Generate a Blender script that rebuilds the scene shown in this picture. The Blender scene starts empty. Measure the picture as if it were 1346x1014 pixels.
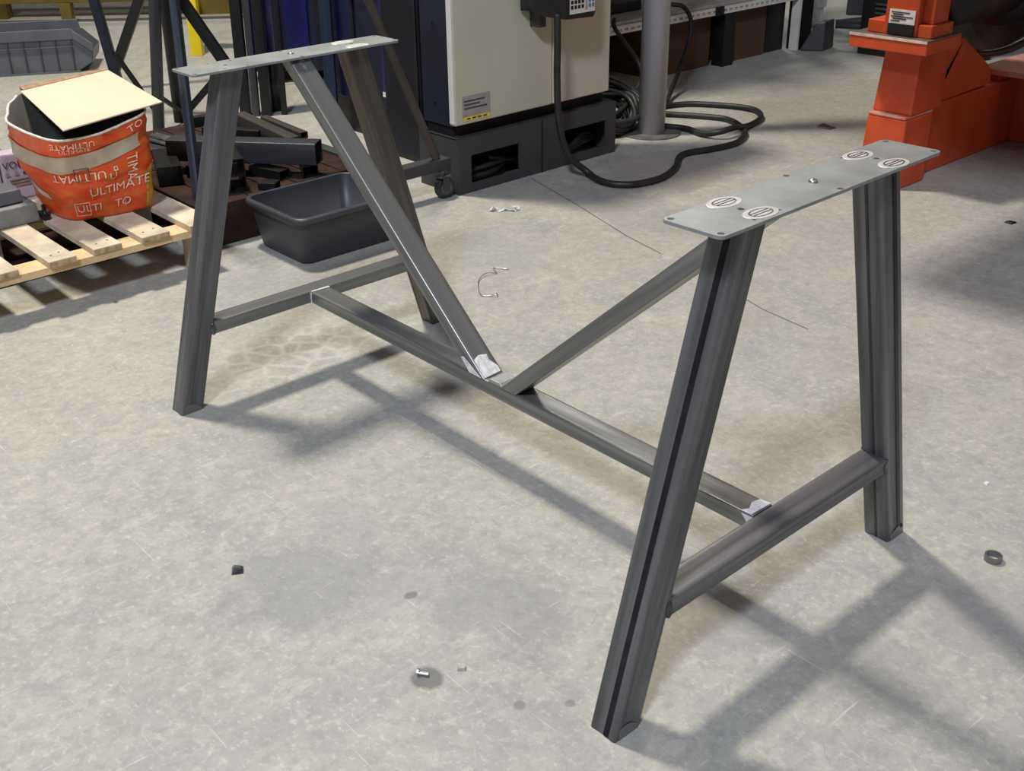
import bpy, bmesh, math, random
from mathutils import Vector as V, Matrix
random.seed(7)
S = bpy.context.scene
COL = S.collection
# ------------------------------------------------------------------ camera, world, lights, exposure
yaw, pitch, roll, FPX = .8649, -.4551, -.024, 1460.06
fw = V((-math.sin(yaw)*math.cos(pitch), math.cos(yaw)*math.cos(pitch), math.sin(pitch)))
r0 = fw.cross(V((0, 0, 1))).normalized(); u0 = r0.cross(fw)
rr = r0*math.cos(roll)+u0*math.sin(roll); uu = -r0*math.sin(roll)+u0*math.cos(roll)
cd = bpy.data.cameras.new('camera'); cam = bpy.data.objects.new('camera', cd); COL.objects.link(cam)
cam.matrix_world = Matrix(((rr.x, uu.x, -fw.x, 1.4329), (rr.y, uu.y, -fw.y, -1.2437), (rr.z, uu.z, -fw.z, 1.1637), (0, 0, 0, 1)))
cd.sensor_fit = 'HORIZONTAL'; cd.sensor_width = 36; cd.lens = 36*FPX/1346
cd.shift_x = 31.7/1346; cd.shift_y = -36.4/1346
cd.clip_start = .02; cd.clip_end = 100
S.camera = cam
W = bpy.data.worlds.new('world'); S.world = W; W.use_nodes = True
W.node_tree.nodes['Background'].inputs[0].default_value = (.62, .66, .74, 1)
W.node_tree.nodes['Background'].inputs[1].default_value = .14
def area(name, loc, tgt, sx, sy, power, col):
    l = bpy.data.lights.new(name, 'AREA'); l.shape = 'RECTANGLE'; l.size = sx; l.size_y = sy; l.energy = power; l.color = col
    o = bpy.data.objects.new(name, l); COL.objects.link(o); o.location = loc
    o.rotation_euler = (V(tgt)-V(loc)).to_track_quat('-Z', 'Y').to_euler(); return o
area('hall_lamp_warm', (-3.0, .1, 6), (-1.5, .1, 0), .58, .58, 440, (1, .92, .76))
area('hall_lamp_cool', (2.6, -4.2, 6), (0, 0, 0), .9, .9, 430, (.77, .83, .95))
area('front_fill', (4.5, 2.5, 6), (0, 0, 0), 2.2, 2.2, 32, (1, .95, .84))  # added soft fill, not a known fixture of the hall
area('rear_fill', (-5.5, 6.5, 5.5), (-5, 3, 0), 1.5, 1.5, 130, (1, .94, .84))  # added lamp that brightens the far left background
S.view_settings.view_transform = 'Standard'; S.view_settings.look = 'None'
S.view_settings.exposure = -.02; S.view_settings.gamma = 1; S.view_settings.use_curve_mapping = False

# ------------------------------------------------------------------ materials
def pm(name, col, rough=.6, metal=0., var=.15, scale=8., bump=0., bscale=60., streak=False, col2=None, vlo=.35, vhi=.65, spec=.5):
    m = bpy.data.materials.new(name); m.use_nodes = True; nt = m.node_tree; n = nt.nodes; l = nt.links
    b = n['Principled BSDF']; b.inputs['Roughness'].default_value = rough; b.inputs['Metallic'].default_value = metal
    b.inputs['Specular IOR Level'].default_value = spec
    tc = n.new('ShaderNodeTexCoord'); mp = n.new('ShaderNodeMapping')
    l.new(tc.outputs['UV' if streak else 'Object'], mp.inputs[0])
    if streak: mp.inputs['Scale'].default_value = (60, 2.2, 1)
    nz = n.new('ShaderNodeTexNoise'); nz.inputs['Scale'].default_value = 1 if streak else scale; nz.inputs['Detail'].default_value = 6
    l.new(mp.outputs[0], nz.inputs['Vector'])
    mr = n.new('ShaderNodeMapRange'); mr.inputs[1].default_value = vlo; mr.inputs[2].default_value = vhi
    l.new(nz.outputs[0], mr.inputs[0])
    mx = n.new('ShaderNodeMix'); mx.data_type = 'RGBA'
    c2 = col2 if col2 else tuple(c*(1-var) for c in col)
    c1 = col if col2 else tuple(min(1, c*(1+var)) for c in col)
    mx.inputs[6].default_value = (*c1, 1); mx.inputs[7].default_value = (*c2, 1)
    l.new(mr.outputs[0], mx.inputs[0]); l.new(mx.outputs[2], b.inputs['Base Color'])
    if streak:
        r2 = n.new('ShaderNodeMapRange'); r2.inputs[3].default_value = rough-.07; r2.inputs[4].default_value = rough+.1
        l.new(mr.outputs[0], r2.inputs[0]); l.new(r2.outputs[0], b.inputs['Roughness'])
    if bump:
        nb = n.new('ShaderNodeTexNoise'); nb.inputs['Scale'].default_value = bscale; nb.inputs['Detail'].default_value = 5
        l.new(tc.outputs['Object'], nb.inputs['Vector'])
        bp = n.new('ShaderNodeBump'); bp.inputs['Strength'].default_value = bump; bp.inputs['Distance'].default_value = .004
        l.new(nb.outputs[0], bp.inputs['Height']); l.new(bp.outputs[0], b.inputs['Normal'])
    return m

def floor_mat():
    m = bpy.data.materials.new('concrete'); m.use_nodes = True; nt = m.node_tree; n = nt.nodes; l = nt.links
    b = n['Principled BSDF']; tc = n.new('ShaderNodeTexCoord')
    def noise(sc, det=6, rg=.55, off=(0, 0, 0), stretch=(1, 1, 1), dist=0.):
        mp = n.new('ShaderNodeMapping'); mp.inputs['Location'].default_value = off; mp.inputs['Scale'].default_value = stretch
        l.new(tc.outputs['Object'], mp.inputs[0])
        z = n.new('ShaderNodeTexNoise'); z.inputs['Scale'].default_value = sc; z.inputs['Detail'].default_value = det
        z.inputs['Roughness'].default_value = rg; z.inputs['Distortion'].default_value = dist
        l.new(mp.outputs[0], z.inputs['Vector']); return z.outputs[0]
    def rng(s, a, bb, c=0., d=1.):
        r = n.new('ShaderNodeMapRange'); r.inputs[1].default_value = a; r.inputs[2].default_value = bb
        r.inputs[3].default_value = c; r.inputs[4].default_value = d; l.new(s, r.inputs[0]); return r.outputs[0]
    def mix(f, a, c, mode='MIX'):
        x = n.new('ShaderNodeMix'); x.data_type = 'RGBA'; x.blend_type = mode
        if isinstance(f, float): x.inputs[0].default_value = f
        else: l.new(f, x.inputs[0])
        for i, s in ((6, a), (7, c)):
            if isinstance(s, tuple): x.inputs[i].default_value = (*s, 1)
            else: l.new(s, x.inputs[i])
        return x.outputs[2]
    base = mix(rng(noise(1.3, 5, .6, dist=.6), .35, .65), (.385, .374, .335), (.330, .330, .312))
    base = mix(rng(noise(5.5, 8, .7, (3, 1, 0), dist=.8), .40, .68, 0, .6), base, (.45, .435, .385))
    base = mix(rng(noise(3.1, 7, .68, (7, 4, 0), (1, 1.6, 1), .5), .52, .70, 0, .6), base, (.25, .26, .27))
    base = mix(rng(noise(38, 8, .75, (1, 9, 0), (1, .8, 1), .3), .46, .64, 0, .55), base, (.25, .25, .24))
    base = mix(rng(noise(90, 6, .7, (5, 2, 0), (.8, 1, 1)), .54, .66, 0, .6), base, (.56, .55, .50))
    base = mix(rng(noise(16, 9, .8, (2, 6, 0), (1, .8, 1), .5), .48, .62, 0, .35), base, (.27, .27, .255))
    base = mix(rng(noise(24, 9, .8, (5, 3, 0), (1, .8, 1), .5), .53, .64, 0, .35), base, (.60, .58, .52))
    # worn grey patches left on the slab
    def spot(x, y, rx, ry, f, col, base, w=1.3):
        mp = n.new('ShaderNodeMapping'); mp.vector_type = 'POINT'
        mp.inputs['Location'].default_value = (-x/rx, -y/ry, 0); mp.inputs['Scale'].default_value = (1/rx, 1/ry, 0)
        l.new(tc.outputs['Object'], mp.inputs[0])
        ln = n.new('ShaderNodeVectorMath'); ln.operation = 'LENGTH'; l.new(mp.outputs[0], ln.inputs[0])
        ad = n.new('ShaderNodeMath'); ad.operation = 'MULTIPLY_ADD'; ad.inputs[1].default_value = w*2
        l.new(noise(9, 6, .7, (x*3, y*3, 0)), ad.inputs[0]); l.new(ln.outputs['Value'], ad.inputs[2])
        return mix(rng(ad.outputs[0], .75+w, 1.15+w, f, 0), base, col)
    for a in [(.06, -.50, .12, .12, .5, (.22, .235, .24)), (.33, -.30, .13, .09, .45, (.22, .23, .24)), (-.05, -.35, .08, .06, .35, (.28, .29, .29)), (.62, -.05, .07, .07, .4, (.26, .26, .26)), (.9, .25, .12, .1, .4, (.25, .25, .26)), (.19, -.40, .05, .07, .4, (.29, .3, .3)),
              (.385, -.485, .022, .022, .75, (.10, .10, .11)), (.83, .0, .10, .10, .35, (.22, .22, .21)), (-.9, 1.35, .35, .15, .35, (.25, .25, .25)),
              (-1.1, 1.75, .25, .3, .45, (.24, .20, .18)), (.21, .98, .1, .2, .3, (.30, .28, .25)), (-.12, .95, .1, .12, .35, (.30, .28, .24)),
              (-.9, .8, .2, .15, .3, (.3, .3, .3)), (-1.15, .1, .12, .25, .3, (.27, .27, .29)), (.212, -.384, .008, .012, .7, (.14, .14, .14)),
              (.521, -.421, .008, .008, .6, (.16, .16, .16)), (.568, -.365, .006, .006, .6, (.16, .16, .16)), (-1.33, -.206, .01, .008, .8, (.06, .06, .06))]:
        base = spot(*a[:4], a[4], a[5], base)
    # old polygonal marks of adhesive near the far trestle
    vo = n.new('ShaderNodeTexVoronoi'); vo.feature = 'DISTANCE_TO_EDGE'; vo.inputs['Scale'].default_value = 17
    l.new(tc.outputs['Object'], vo.inputs['Vector'])
    edge = rng(vo.outputs['Distance'], .02, .16, 1, 0)
    mp = n.new('ShaderNodeMapping'); mp.inputs['Location'].default_value = (.72/.16, .02/.22, 0); mp.inputs['Scale'].default_value = (1/.16, 1/.22, 0)
    l.new(tc.outputs['Object'], mp.inputs[0]); ln = n.new('ShaderNodeVectorMath'); ln.operation = 'LENGTH'; l.new(mp.outputs[0], ln.inputs[0])
    mul = n.new('ShaderNodeMath'); mul.operation = 'MULTIPLY'; l.new(edge, mul.inputs[0]); l.new(rng(ln.outputs['Value'], .6, 1.1, .4, 0), mul.inputs[1])
    base = mix(mul.outputs[0], base, (.60, .585, .53))
    # thin pale scratches
    wv = noise(6, 2, .5, (2, 2, 0), (1, 26, 1), .2); base = mix(rng(wv, .70, .74, 0, .35), base, (.68, .66, .62))
    wv = noise(5, 2, .5, (8, 5, 0), (24, 1.5, 1), .2); base = mix(rng(wv, .71, .75, 0, .35), base, (.68, .66, .62))
    l.new(base, b.inputs['Base Color']); b.inputs['Specular IOR Level'].default_value = .35
    l.new(rng(noise(7, 6, .6, (4, 4, 0)), .3, .7, .5, .78), b.inputs['Roughness'])
    bp = n.new('ShaderNodeBump'); bp.inputs['Strength'].default_value = .25; bp.inputs['Distance'].default_value = .002
    l.new(noise(70, 8, .7), bp.inputs['Height']); l.new(bp.outputs[0], b.inputs['Normal'])
    return m

M = dict(
    floor=floor_mat(), joint=pm('joint_filler', (.12, .12, .115), .9),
    steel=pm('mill_steel', (.150, .152, .162), .42, .60, .35, streak=True),
    steel_mid=pm('rolled_steel', (.215, .22, .22), .36, .65, .22, streak=True),
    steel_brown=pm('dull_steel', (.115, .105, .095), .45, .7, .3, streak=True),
    plate=pm('sheet_steel', (.31, .33, .335), .47, .55, .16, 14, .05),
    ground=pm('ground_steel', (.80, .80, .82), .4, .25, .2, 90),
    plate_ground=pm('sanded_plate', (.56, .56, .53), .5, .45, .1, 70),
    millscale=pm('painted_reflection_band', (.022, .022, .03), .35, .7, .3, 30), faint_reflection=pm('painted_reflection_line', (.06, .06, .065), .35, .7, .3, 30),  # both colours stand in for dark reflections on the leg tubes
    weld=pm('weld_metal', (.12, .12, .13), .35, .85, .4, 80, .3, 200),
    black=pm('black_plastic', (.008, .008, .009), .45, 0, .3), rubber=pm('rubber', (.03, .03, .033), .6, 0, .3, 30),
    cable=pm('cable_rubber', (.016, .016, .016), .5, 0, .35, 12), dark=pm('dark_inside', (.008, .008, .009), .8),
    hole=pm('bore', (.012, .012, .012), .8),
    cream=pm('cream_paint', (.53, .515, .405), .38, 0, .04, 3), cream_edge=pm('door_edge_paint', (.66, .65, .62), .35, 0, .04),
    navy=pm('navy_paint', (.009, .012, .026), .5, 0, .25, 6, spec=.35), greybase=pm('base_paint', (.045, .047, .050), .5, 0, .12, 6),
    indigo=pm('indigo_paint', (.010, .010, .017), .55, 0, .2, spec=.3), blue=pm('blue_paint', (.006, .010, .15), .38, 0, .25, 5),
    navyblue=pm('dark_blue_paint', (.004, .006, .040), .5, 0, .4, 4), steelblue=pm('blue_tube_paint', (.022, .038, .070), .4, .2, .3, streak=True),
    bluegrey=pm('blue_grey_tube', (.060, .080, .115), .35, .45, .4, streak=True), blacktube=pm('black_tube', (.009, .009, .010), .42, .2, .4, streak=True),
    greytube=pm('grey_tube', (.052, .054, .064), .42, .35, .3, streak=True), navytube=pm('navy_tube', (.010, .014, .032), .4, .3, .3, streak=True),
    orange=pm('orange_paint', (.62, .085, .022), .45, 0, .12, 5, col2=(.46, .055, .014)), orange_worn=pm('worn_orange', (.62, .13, .07), .4, 0, .3, 12, col2=(.55, .36, .30)),
    wornedge=pm('scuffed_edge', (.70, .55, .50), .4, 0, .2, 30), flange=pm('flange_top', (.22, .19, .17), .4, .4, .3, 20),
    yellow=pm('yellow_paint', (.85, .66, .01), .42, 0, .05), olive=pm('old_yellow_paint', (.12, .085, .004), .55, 0, .25, 6),
    bin=pm('grey_plastic', (.105, .11, .125), .45, 0, .12, 9), tote=pm('dark_grey_plastic', (.042, .046, .055), .45, 0, .12, 7),
    card=pm('cardboard_pale', (.74, .56, .42), .75, 0, .05, 4), card_edge=pm('cardboard_edge', (.33, .20, .12), .8, 0, .2, 40),
    bag=pm('orange_sack', (.74, .075, .018), .33, 0, .2, 26, .9, 26, col2=(.66, .14, .022), vlo=.42, vhi=.62), bag_in=pm('sack_inside', (.05, .045, .04), .8),
    tape=pm('packing_tape', (.46, .38, .28), .35, 0, .12, 18), ink=pm('white_print', (.86, .66, .52), .6, 0, .15, 60), inkblack=pm('black_print', (.03, .03, .03), .6),
    sackedge=pm('sack_edge', (.70, .66, .60), .6, 0, .2, 50), yellowfade=pm('yellow_print', (.42, .24, .03), .5, 0, .3, 30),
    lilac=pm('lilac_card', (.50, .44, .52), .6, 0, .08), wood=pm('pallet_wood', (.72, .62, .47), .75, 0, .2, 12, .3, 60, col2=(.46, .38, .30)),
    woodend=pm('wood_end', (.42, .31, .19), .8, 0, .35, 60), lead=pm('pine', (.66, .47, .26), .7, 0, .15, 14), brown=pm('brown_wood', (.034, .018, .014), .85, 0, .4, 10, .3, 40, spec=.15),
    brownboard=pm('brown_cardboard', (.085, .045, .022), .8, 0, .15, 5), pinkboard=pm('grey_brown_board', (.20, .165, .15), .8, 0, .1, 5),
    white=pm('white_paint', (.72, .70, .66), .45, 0, .08), shelf=pm('shelf_board', (.40, .37, .34), .6, 0, .15, 8),
    column=pm('grey_pipe_paint', (.50, .49, .53), .35, .1, .05, 4), colbase=pm('pipe_flange', (.16, .15, .14), .5, .3, .3, 20),
    sticker=pm('grey_sticker', (.32, .29, .29), .35, 0, .12, 40), stickeryellow=pm('yellow_sticker', (.75, .58, .06), .4, 0, .15, 50), stickerwhite=pm('white_sticker', (.80, .80, .84), .35, 0, .1, 60),
    keypad=pm('keypad_face', (.60, .60, .56), .4), keyblue=pm('blue_key', (.12, .2, .32), .4), red=pm('dark_red', (.10, .006, .012), .4), film=pm('clear_film', (.78, .78, .76), .2, 0, .3, 60),
    blade=pm('grey_block', (.20, .205, .20), .7, 0, .2, 20, .4, 40), wire=pm('bright_wire', (.55, .5, .42), .3, .8), silver=pm('silver_rod', (.62, .63, .65), .25, .9, .1, 30),
    wall=pm('hall_wall', (.30, .31, .33), .8, 0, .1, 1),
)

# ------------------------------------------------------------------ mesh helpers
class MB:
    def __init__(s): s.v = []; s.f = []; s.uv = {}; s.mi = {}
    def add(s, vs, fs, mi=0):
        o = len(s.v); s.v += [tuple(p) for p in vs]
        for f in fs: s.mi[len(s.f)] = mi; s.f.append(tuple(i+o for i in f))
        return s
    def box(s, a, b, mi=0):
        x0, y0, z0 = a; x1, y1, z1 = b
        return s.add([(x0, y0, z0), (x1, y0, z0), (x1, y1, z0), (x0, y1, z0), (x0, y0, z1), (x1, y0, z1), (x1, y1, z1), (x0, y1, z1)],
                     [(0, 3, 2, 1), (4, 5, 6, 7), (0, 1, 5, 4), (1, 2, 6, 5), (2, 3, 7, 6), (3, 0, 4, 7)], mi)
    def hexa(s, b, t, mi=0):      # bottom ring and top ring, same vertex count
        k = len(b); s.add(list(b)+list(t), [tuple(reversed(range(k))), tuple(range(k, 2*k))]+[(i, (i+1) % k, (i+1) % k+k, i+k) for i in range(k)], mi); return s
    def cyl(s, p0, p1, r, n=16, r1=None, mi=0):
        p0 = V(p0); p1 = V(p1); d = (p1-p0).normalized(); a = d.orthogonal().normalized(); c = d.cross(a); r1 = r if r1 is None else r1
        ring = lambda p, q: [p+a*q*math.cos(2*math.pi*i/n)+c*q*math.sin(2*math.pi*i/n) for i in range(n)]
        return s.hexa(ring(p0, r), ring(p1, r1), mi)
    def sweep(s, pts, r, n=10, closed=False):
        pts = [V(p) for p in pts]; k = len(pts); rings = []; up = V((0, 0, 1)); prev = None
        for i, p in enumerate(pts):
            d = (pts[(i+1) % k if closed else min(i+1, k-1)]-pts[i-1 if (i or closed) else 0]).normalized()
            a = (prev-d*prev.dot(d)).normalized() if prev is not None and (prev-d*prev.dot(d)).length > 1e-5 else d.orthogonal().normalized()
            prev = a; c = d.cross(a); rings.append([p+a*r*math.cos(2*math.pi*j/n)+c*r*math.sin(2*math.pi*j/n) for j in range(n)])
        vs = [q for R_ in rings for q in R_]; fs = []
        for i in range(k if closed else k-1):
            for j in range(n):
                e = (i+1) % k; fs.append((i*n+j, i*n+(j+1) % n, e*n+(j+1) % n, e*n+j))
        if not closed: fs += [tuple(reversed(range(n))), tuple(range((k-1)*n, k*n))]
        return s.add(vs, fs)
    def build(s, name, mat, parent=None, smooth=False, bevel=0, label=None, loc=None):
        me = bpy.data.meshes.new(name); vs = s.v
        if loc is not None: vs = [tuple(V(p)-V(loc)) for p in s.v]
        me.from_pydata(vs, [], s.f); me.validate(); me.update()
        bm = bmesh.new(); bm.from_mesh(me); bmesh.ops.recalc_face_normals(bm, faces=bm.faces)
        if bevel: bmesh.ops.bevel(bm, geom=list(bm.edges), offset=bevel, segments=2, affect='EDGES', profile=.5)
        bm.to_mesh(me); bm.free()
        if smooth:
            for p in me.polygons: p.use_smooth = True
        for m in (mat if isinstance(mat, list) else [mat]): me.materials.append(M[m] if isinstance(m, str) else m)
        if isinstance(mat, list) and not bevel:
            for p in me.polygons: p.material_index = s.mi.get(p.index, 0)
        o = bpy.data.objects.new(name, me); COL.objects.link(o)
        if loc is not None: o.location = loc
        if parent is not None:
            o.parent = parent
            if loc is None:
                off = V((0, 0, 0)); q = parent
                while q is not None: off += q.location; q = q.parent
                o.location = -off
        if label: o['label'] = label
        return o
def thing(name, label, cat, loc=(0, 0, 0), group=None):
    o = bpy.data.objects.new(name, None); o.empty_display_size = .1; COL.objects.link(o); o.location = loc
    return tag(o, label, cat, group)
def tag(o, label, cat, group=None):
    o['label'] = label; o['category'] = cat
    if group: o['group'] = group
    return o
def struct(o): o['kind'] = 'structure'; return o
def catmull(pts, k=6, closed=False):
    pts = [V(p) for p in pts]; n = len(pts); out = []
    for i in range(n if closed else n-1):
        g = lambda j: pts[j % n] if closed else pts[max(0, min(n-1, j))]
        a, b, c, d = g(i-1), g(i), g(i+1), g(i+2)
        for j in range(k):
            t = j/k; out.append(.5*((2*b)+(c-a)*t+(2*a-5*b+4*c-d)*t*t+(3*b-a-3*c+d)*t**3))
    if not closed: out.append(pts[-1])
    return out
def tube(name, A, B, w, h, wdir, mat, parent=None, r=.004, cutA=None, cutB=None, wall=0, label=None, groove=0., loc=None):
    """rounded rectangular steel tube from A to B; w along wdir, h across; ends may be cut by planes (point, normal)"""
    A = V(A); B = V(B); d = (B-A).normalized(); a = V(wdir); a = (a-d*a.dot(d)).normalized(); c = d.cross(a)
    def prof(w, h, r):
        pts = []; nr = 3
        cs = [(w/2-r, h/2-r, 0), (-w/2+r, h/2-r, 90), (-w/2+r, -h/2+r, 180), (w/2-r, -h/2+r, 270)]
        for i, (x, y, s0) in enumerate(cs):
            for j in range(nr+1):
                t = math.radians(s0+90*j/nr); pts.append((x+r*math.cos(t), y+r*math.sin(t)))
            x2, y2, s2 = cs[(i+1) % 4]; t = math.radians(s0+90); p = V((x+r*math.cos(t), y+r*math.sin(t))); q = V((x2+r*math.cos(t), y2+r*math.sin(t)))
            nn = V((math.cos(t), math.sin(t)))
            if groove:
                for k in range(1, 6):
                    u = k/6; pts.append(tuple(p.lerp(q, u)-nn*groove*math.sin(math.pi*u)))
        return pts
    def ring(P, cut, pr):
        out = []
        for x, y in pr:
            q = P+a*x+c*y
            if cut is not None:
                n = V(cut[1]); q = q-d*((q-V(cut[0])).dot(n)/d.dot(n))
            out.append(q)
        return out
    po = prof(w, h, r); k = len(po); R0 = ring(A, cutA, po); R1 = ring(B, cutB, po)
    vs = R0+R1; fs = [(i, (i+1) % k, (i+1) % k+k, i+k) for i in range(k)]
    nside = len(fs)
    if wall:
        pi_ = prof(w-2*wall, h-2*wall, max(r-wall, .0008)); vs += ring(A, cutA, pi_)+ring(B, cutB, pi_)
        for i in range(k):
            j = (i+1) % k
            fs += [(2*k+j, 2*k+i, 3*k+i, 3*k+j), (i, 2*k+i, 2*k+j, j), (k+i, k+j, 3*k+j, 3*k+i)]
    else: fs += [tuple(reversed(range(k))), tuple(range(k, 2*k))]
    me = bpy.data.meshes.new(name); org = V(loc) if loc is not None else V((0, 0, 0))
    me.from_pydata([tuple(q-org) for q in vs], [], fs); me.update()
    uvl = me.uv_layers.new(name='UVMap'); per = [0]
    for i in range(k): per.append(per[-1]+(V(po[(i+1) % k])-V(po[i])).length)
    off = random.random()*9
    for p in me.polygons:
        for li, vi in zip(p.loop_indices, p.vertices):
            i = vi % k; u = per[i]
            if p.index < nside and i == 0 and p.index == k-1: u = per[k]
            uvl.data[li].uv = (u+off, (vs[vi]-A).dot(d)+off)
        p.use_smooth = p.index < nside
    bm = bmesh.new(); bm.from_mesh(me); bmesh.ops.recalc_face_normals(bm, faces=bm.faces)
    for e in bm.edges:
        if len(e.link_faces) == 2 and not all(f.smooth for f in e.link_faces): e.smooth = False
    bm.to_mesh(me); bm.free(); me.materials.append(M[mat] if isinstance(mat, str) else mat)
    o = bpy.data.objects.new(name, me); COL.objects.link(o)
    if loc is not None: o.location = loc
    if parent is not None:
        o.parent = parent
        if loc is None: o.location = -parent.location
    if label: o['label'] = label
    return o
def rrect(w, l, r, n=4):
    out = []
    for x, y, s0 in [(w/2-r, l/2-r, 0), (-w/2+r, l/2-r, 90), (-w/2+r, -l/2+r, 180), (w/2-r, -l/2+r, 270)]:
        for j in range(n+1):
            t = math.radians(s0+90*j/n); out.append((x+r*math.cos(t), y+r*math.sin(t)))
    return out
def circle(x, y, r, n=14, ry=None):
    ry = ry or r
    return [(x+r*math.cos(2*math.pi*i/n), y+ry*math.sin(2*math.pi*i/n)) for i in range(n)]
def plate(name, outer, holes, z0, z1, mat, parent, place=None, label=None, bevel=.0006):
    """flat plate with real holes: filled 2-D curve, extruded, turned into a mesh"""
    from mathutils.geometry import delaunay_2d_cdt
    vs = []; es = []; T = place or Matrix.Identity(4)
    for loop in [outer]+holes:
        o_ = len(vs); k_ = len(loop); vs += [V((q[0], q[1])) for q in loop]; es += [(o_+i, o_+(i+1) % k_) for i in range(k_)]
    r = delaunay_2d_cdt(vs, es, [], 1, 1e-7)
    def inside(p, loop):
        c = False; k_ = len(loop)
        for i in range(k_):
            (x1, y1_), (x2, y2_) = loop[i][:2], loop[(i+1) % k_][:2]
            if (y1_ > p[1]) != (y2_ > p[1]) and p[0] < (x2-x1)*(p[1]-y1_)/(y2_-y1_)+x1: c = not c
        return c
    tris = []
    for f in r[2]:
        c = sum((r[0][i] for i in f), V((0, 0)))/len(f)
        if inside(c, outer) and not any(inside(c, h) for h in holes): tris.append(tuple(f))
    N_ = len(r[0]); me = bpy.data.meshes.new(name); cnt = {}
    for f in tris:
        for i in range(3):
            e = (f[i], f[(i+1) % 3]); cnt[frozenset(e)] = cnt.get(frozenset(e), [])+[e]
    walls = [(e[0][1], e[0][0], e[0][0]+N_, e[0][1]+N_) for e in cnt.values() if len(e) == 1]
    me.from_pydata([T @ V((q.x, q.y, z1)) for q in r[0]]+[T @ V((q.x, q.y, z0)) for q in r[0]], [], tris+[tuple(i+N_ for i in reversed(f)) for f in tris]+walls)
    bm = bmesh.new(); bm.from_mesh(me); bmesh.ops.recalc_face_normals(bm, faces=bm.faces); bm.to_mesh(me); bm.free()
    me.materials.append(M[mat]); o = bpy.data.objects.new(name, me); COL.objects.link(o)
    if parent is not None: o.parent = parent; o.location = -parent.location
    if label: o['label'] = label
    return o
def text_mesh(body, size, mapf, name, mat, parent, label=None, bold=0.):
    """lettering mapped onto a surface: mapf(u, v) -> point, u and v in metres from the left foot of the text"""
    cu = bpy.data.curves.new(name, 'FONT'); cu.body = body; cu.size = size; cu.resolution_u = 2; cu.offset = bold
    t = bpy.data.objects.new('tmp', cu); COL.objects.link(t); dg = bpy.context.evaluated_depsgraph_get()
    me = bpy.data.meshes.new_from_object(t.evaluated_get(dg)); bpy.data.objects.remove(t); me.name = name
    off = V((0, 0, 0)); q = parent
    while q is not None: off += q.location; q = q.parent
    for v in me.vertices: v.co = V(mapf(v.co.x, v.co.y))-off
    me.materials.clear(); me.materials.append(M[mat]); o = bpy.data.objects.new(name, me); COL.objects.link(o); o.parent = parent
    o['label'] = label or ('printed lettering reading '+body)
    return o

# ------------------------------------------------------------------ setting
b = MB()
xs = [-12, 8]; ys = [-7, 12]
fl = MB().box((-12, -7, -.12), (8, 12, 0)).build('floor', 'floor'); struct(fl)
for nm, a, c in [('wall_left', (-12.2, -7, 0), (-12, 12, 6.6)), ('wall_back', (-12.2, 12, 0), (8.2, 12.2, 6.6)), ('wall_right', (8, -7, 0), (8.2, 12, 6.6)), ('wall_front', (-12.2, -7.2, 0), (8.2, -7, 6.6))]:
    struct(MB().box(a, c).build(nm, 'wall'))
def joint(pts, w, nm='floor_joint'):
    b = MB(); pts = [V(p) for p in pts]
    for p, q in zip(pts, pts[1:]):
        d = (q-p).normalized(); s = V((-d.y, d.x, 0))*w/2
        b.add([p-s, q-s, q+s, p+s], [(0, 1, 2, 3)])
    for i, v in enumerate(b.v): b.v[i] = (v[0], v[1], .0006)
    return b.build(nm, 'joint', fl, label='thin dark crack in the concrete')
joint([(-1.36, 1.36, 0), (-1.05, 1.27, 0), (-.72, 1.16, 0), (-.55, 1.12, 0)], .004)
joint([(-.35, 1.08, 0), (-.1, 1.0, 0), (.05, .98, 0)], .003)
joint([(-3.4, 1.30, 0), (-3.3, 1.75, 0)], .008)

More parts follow.
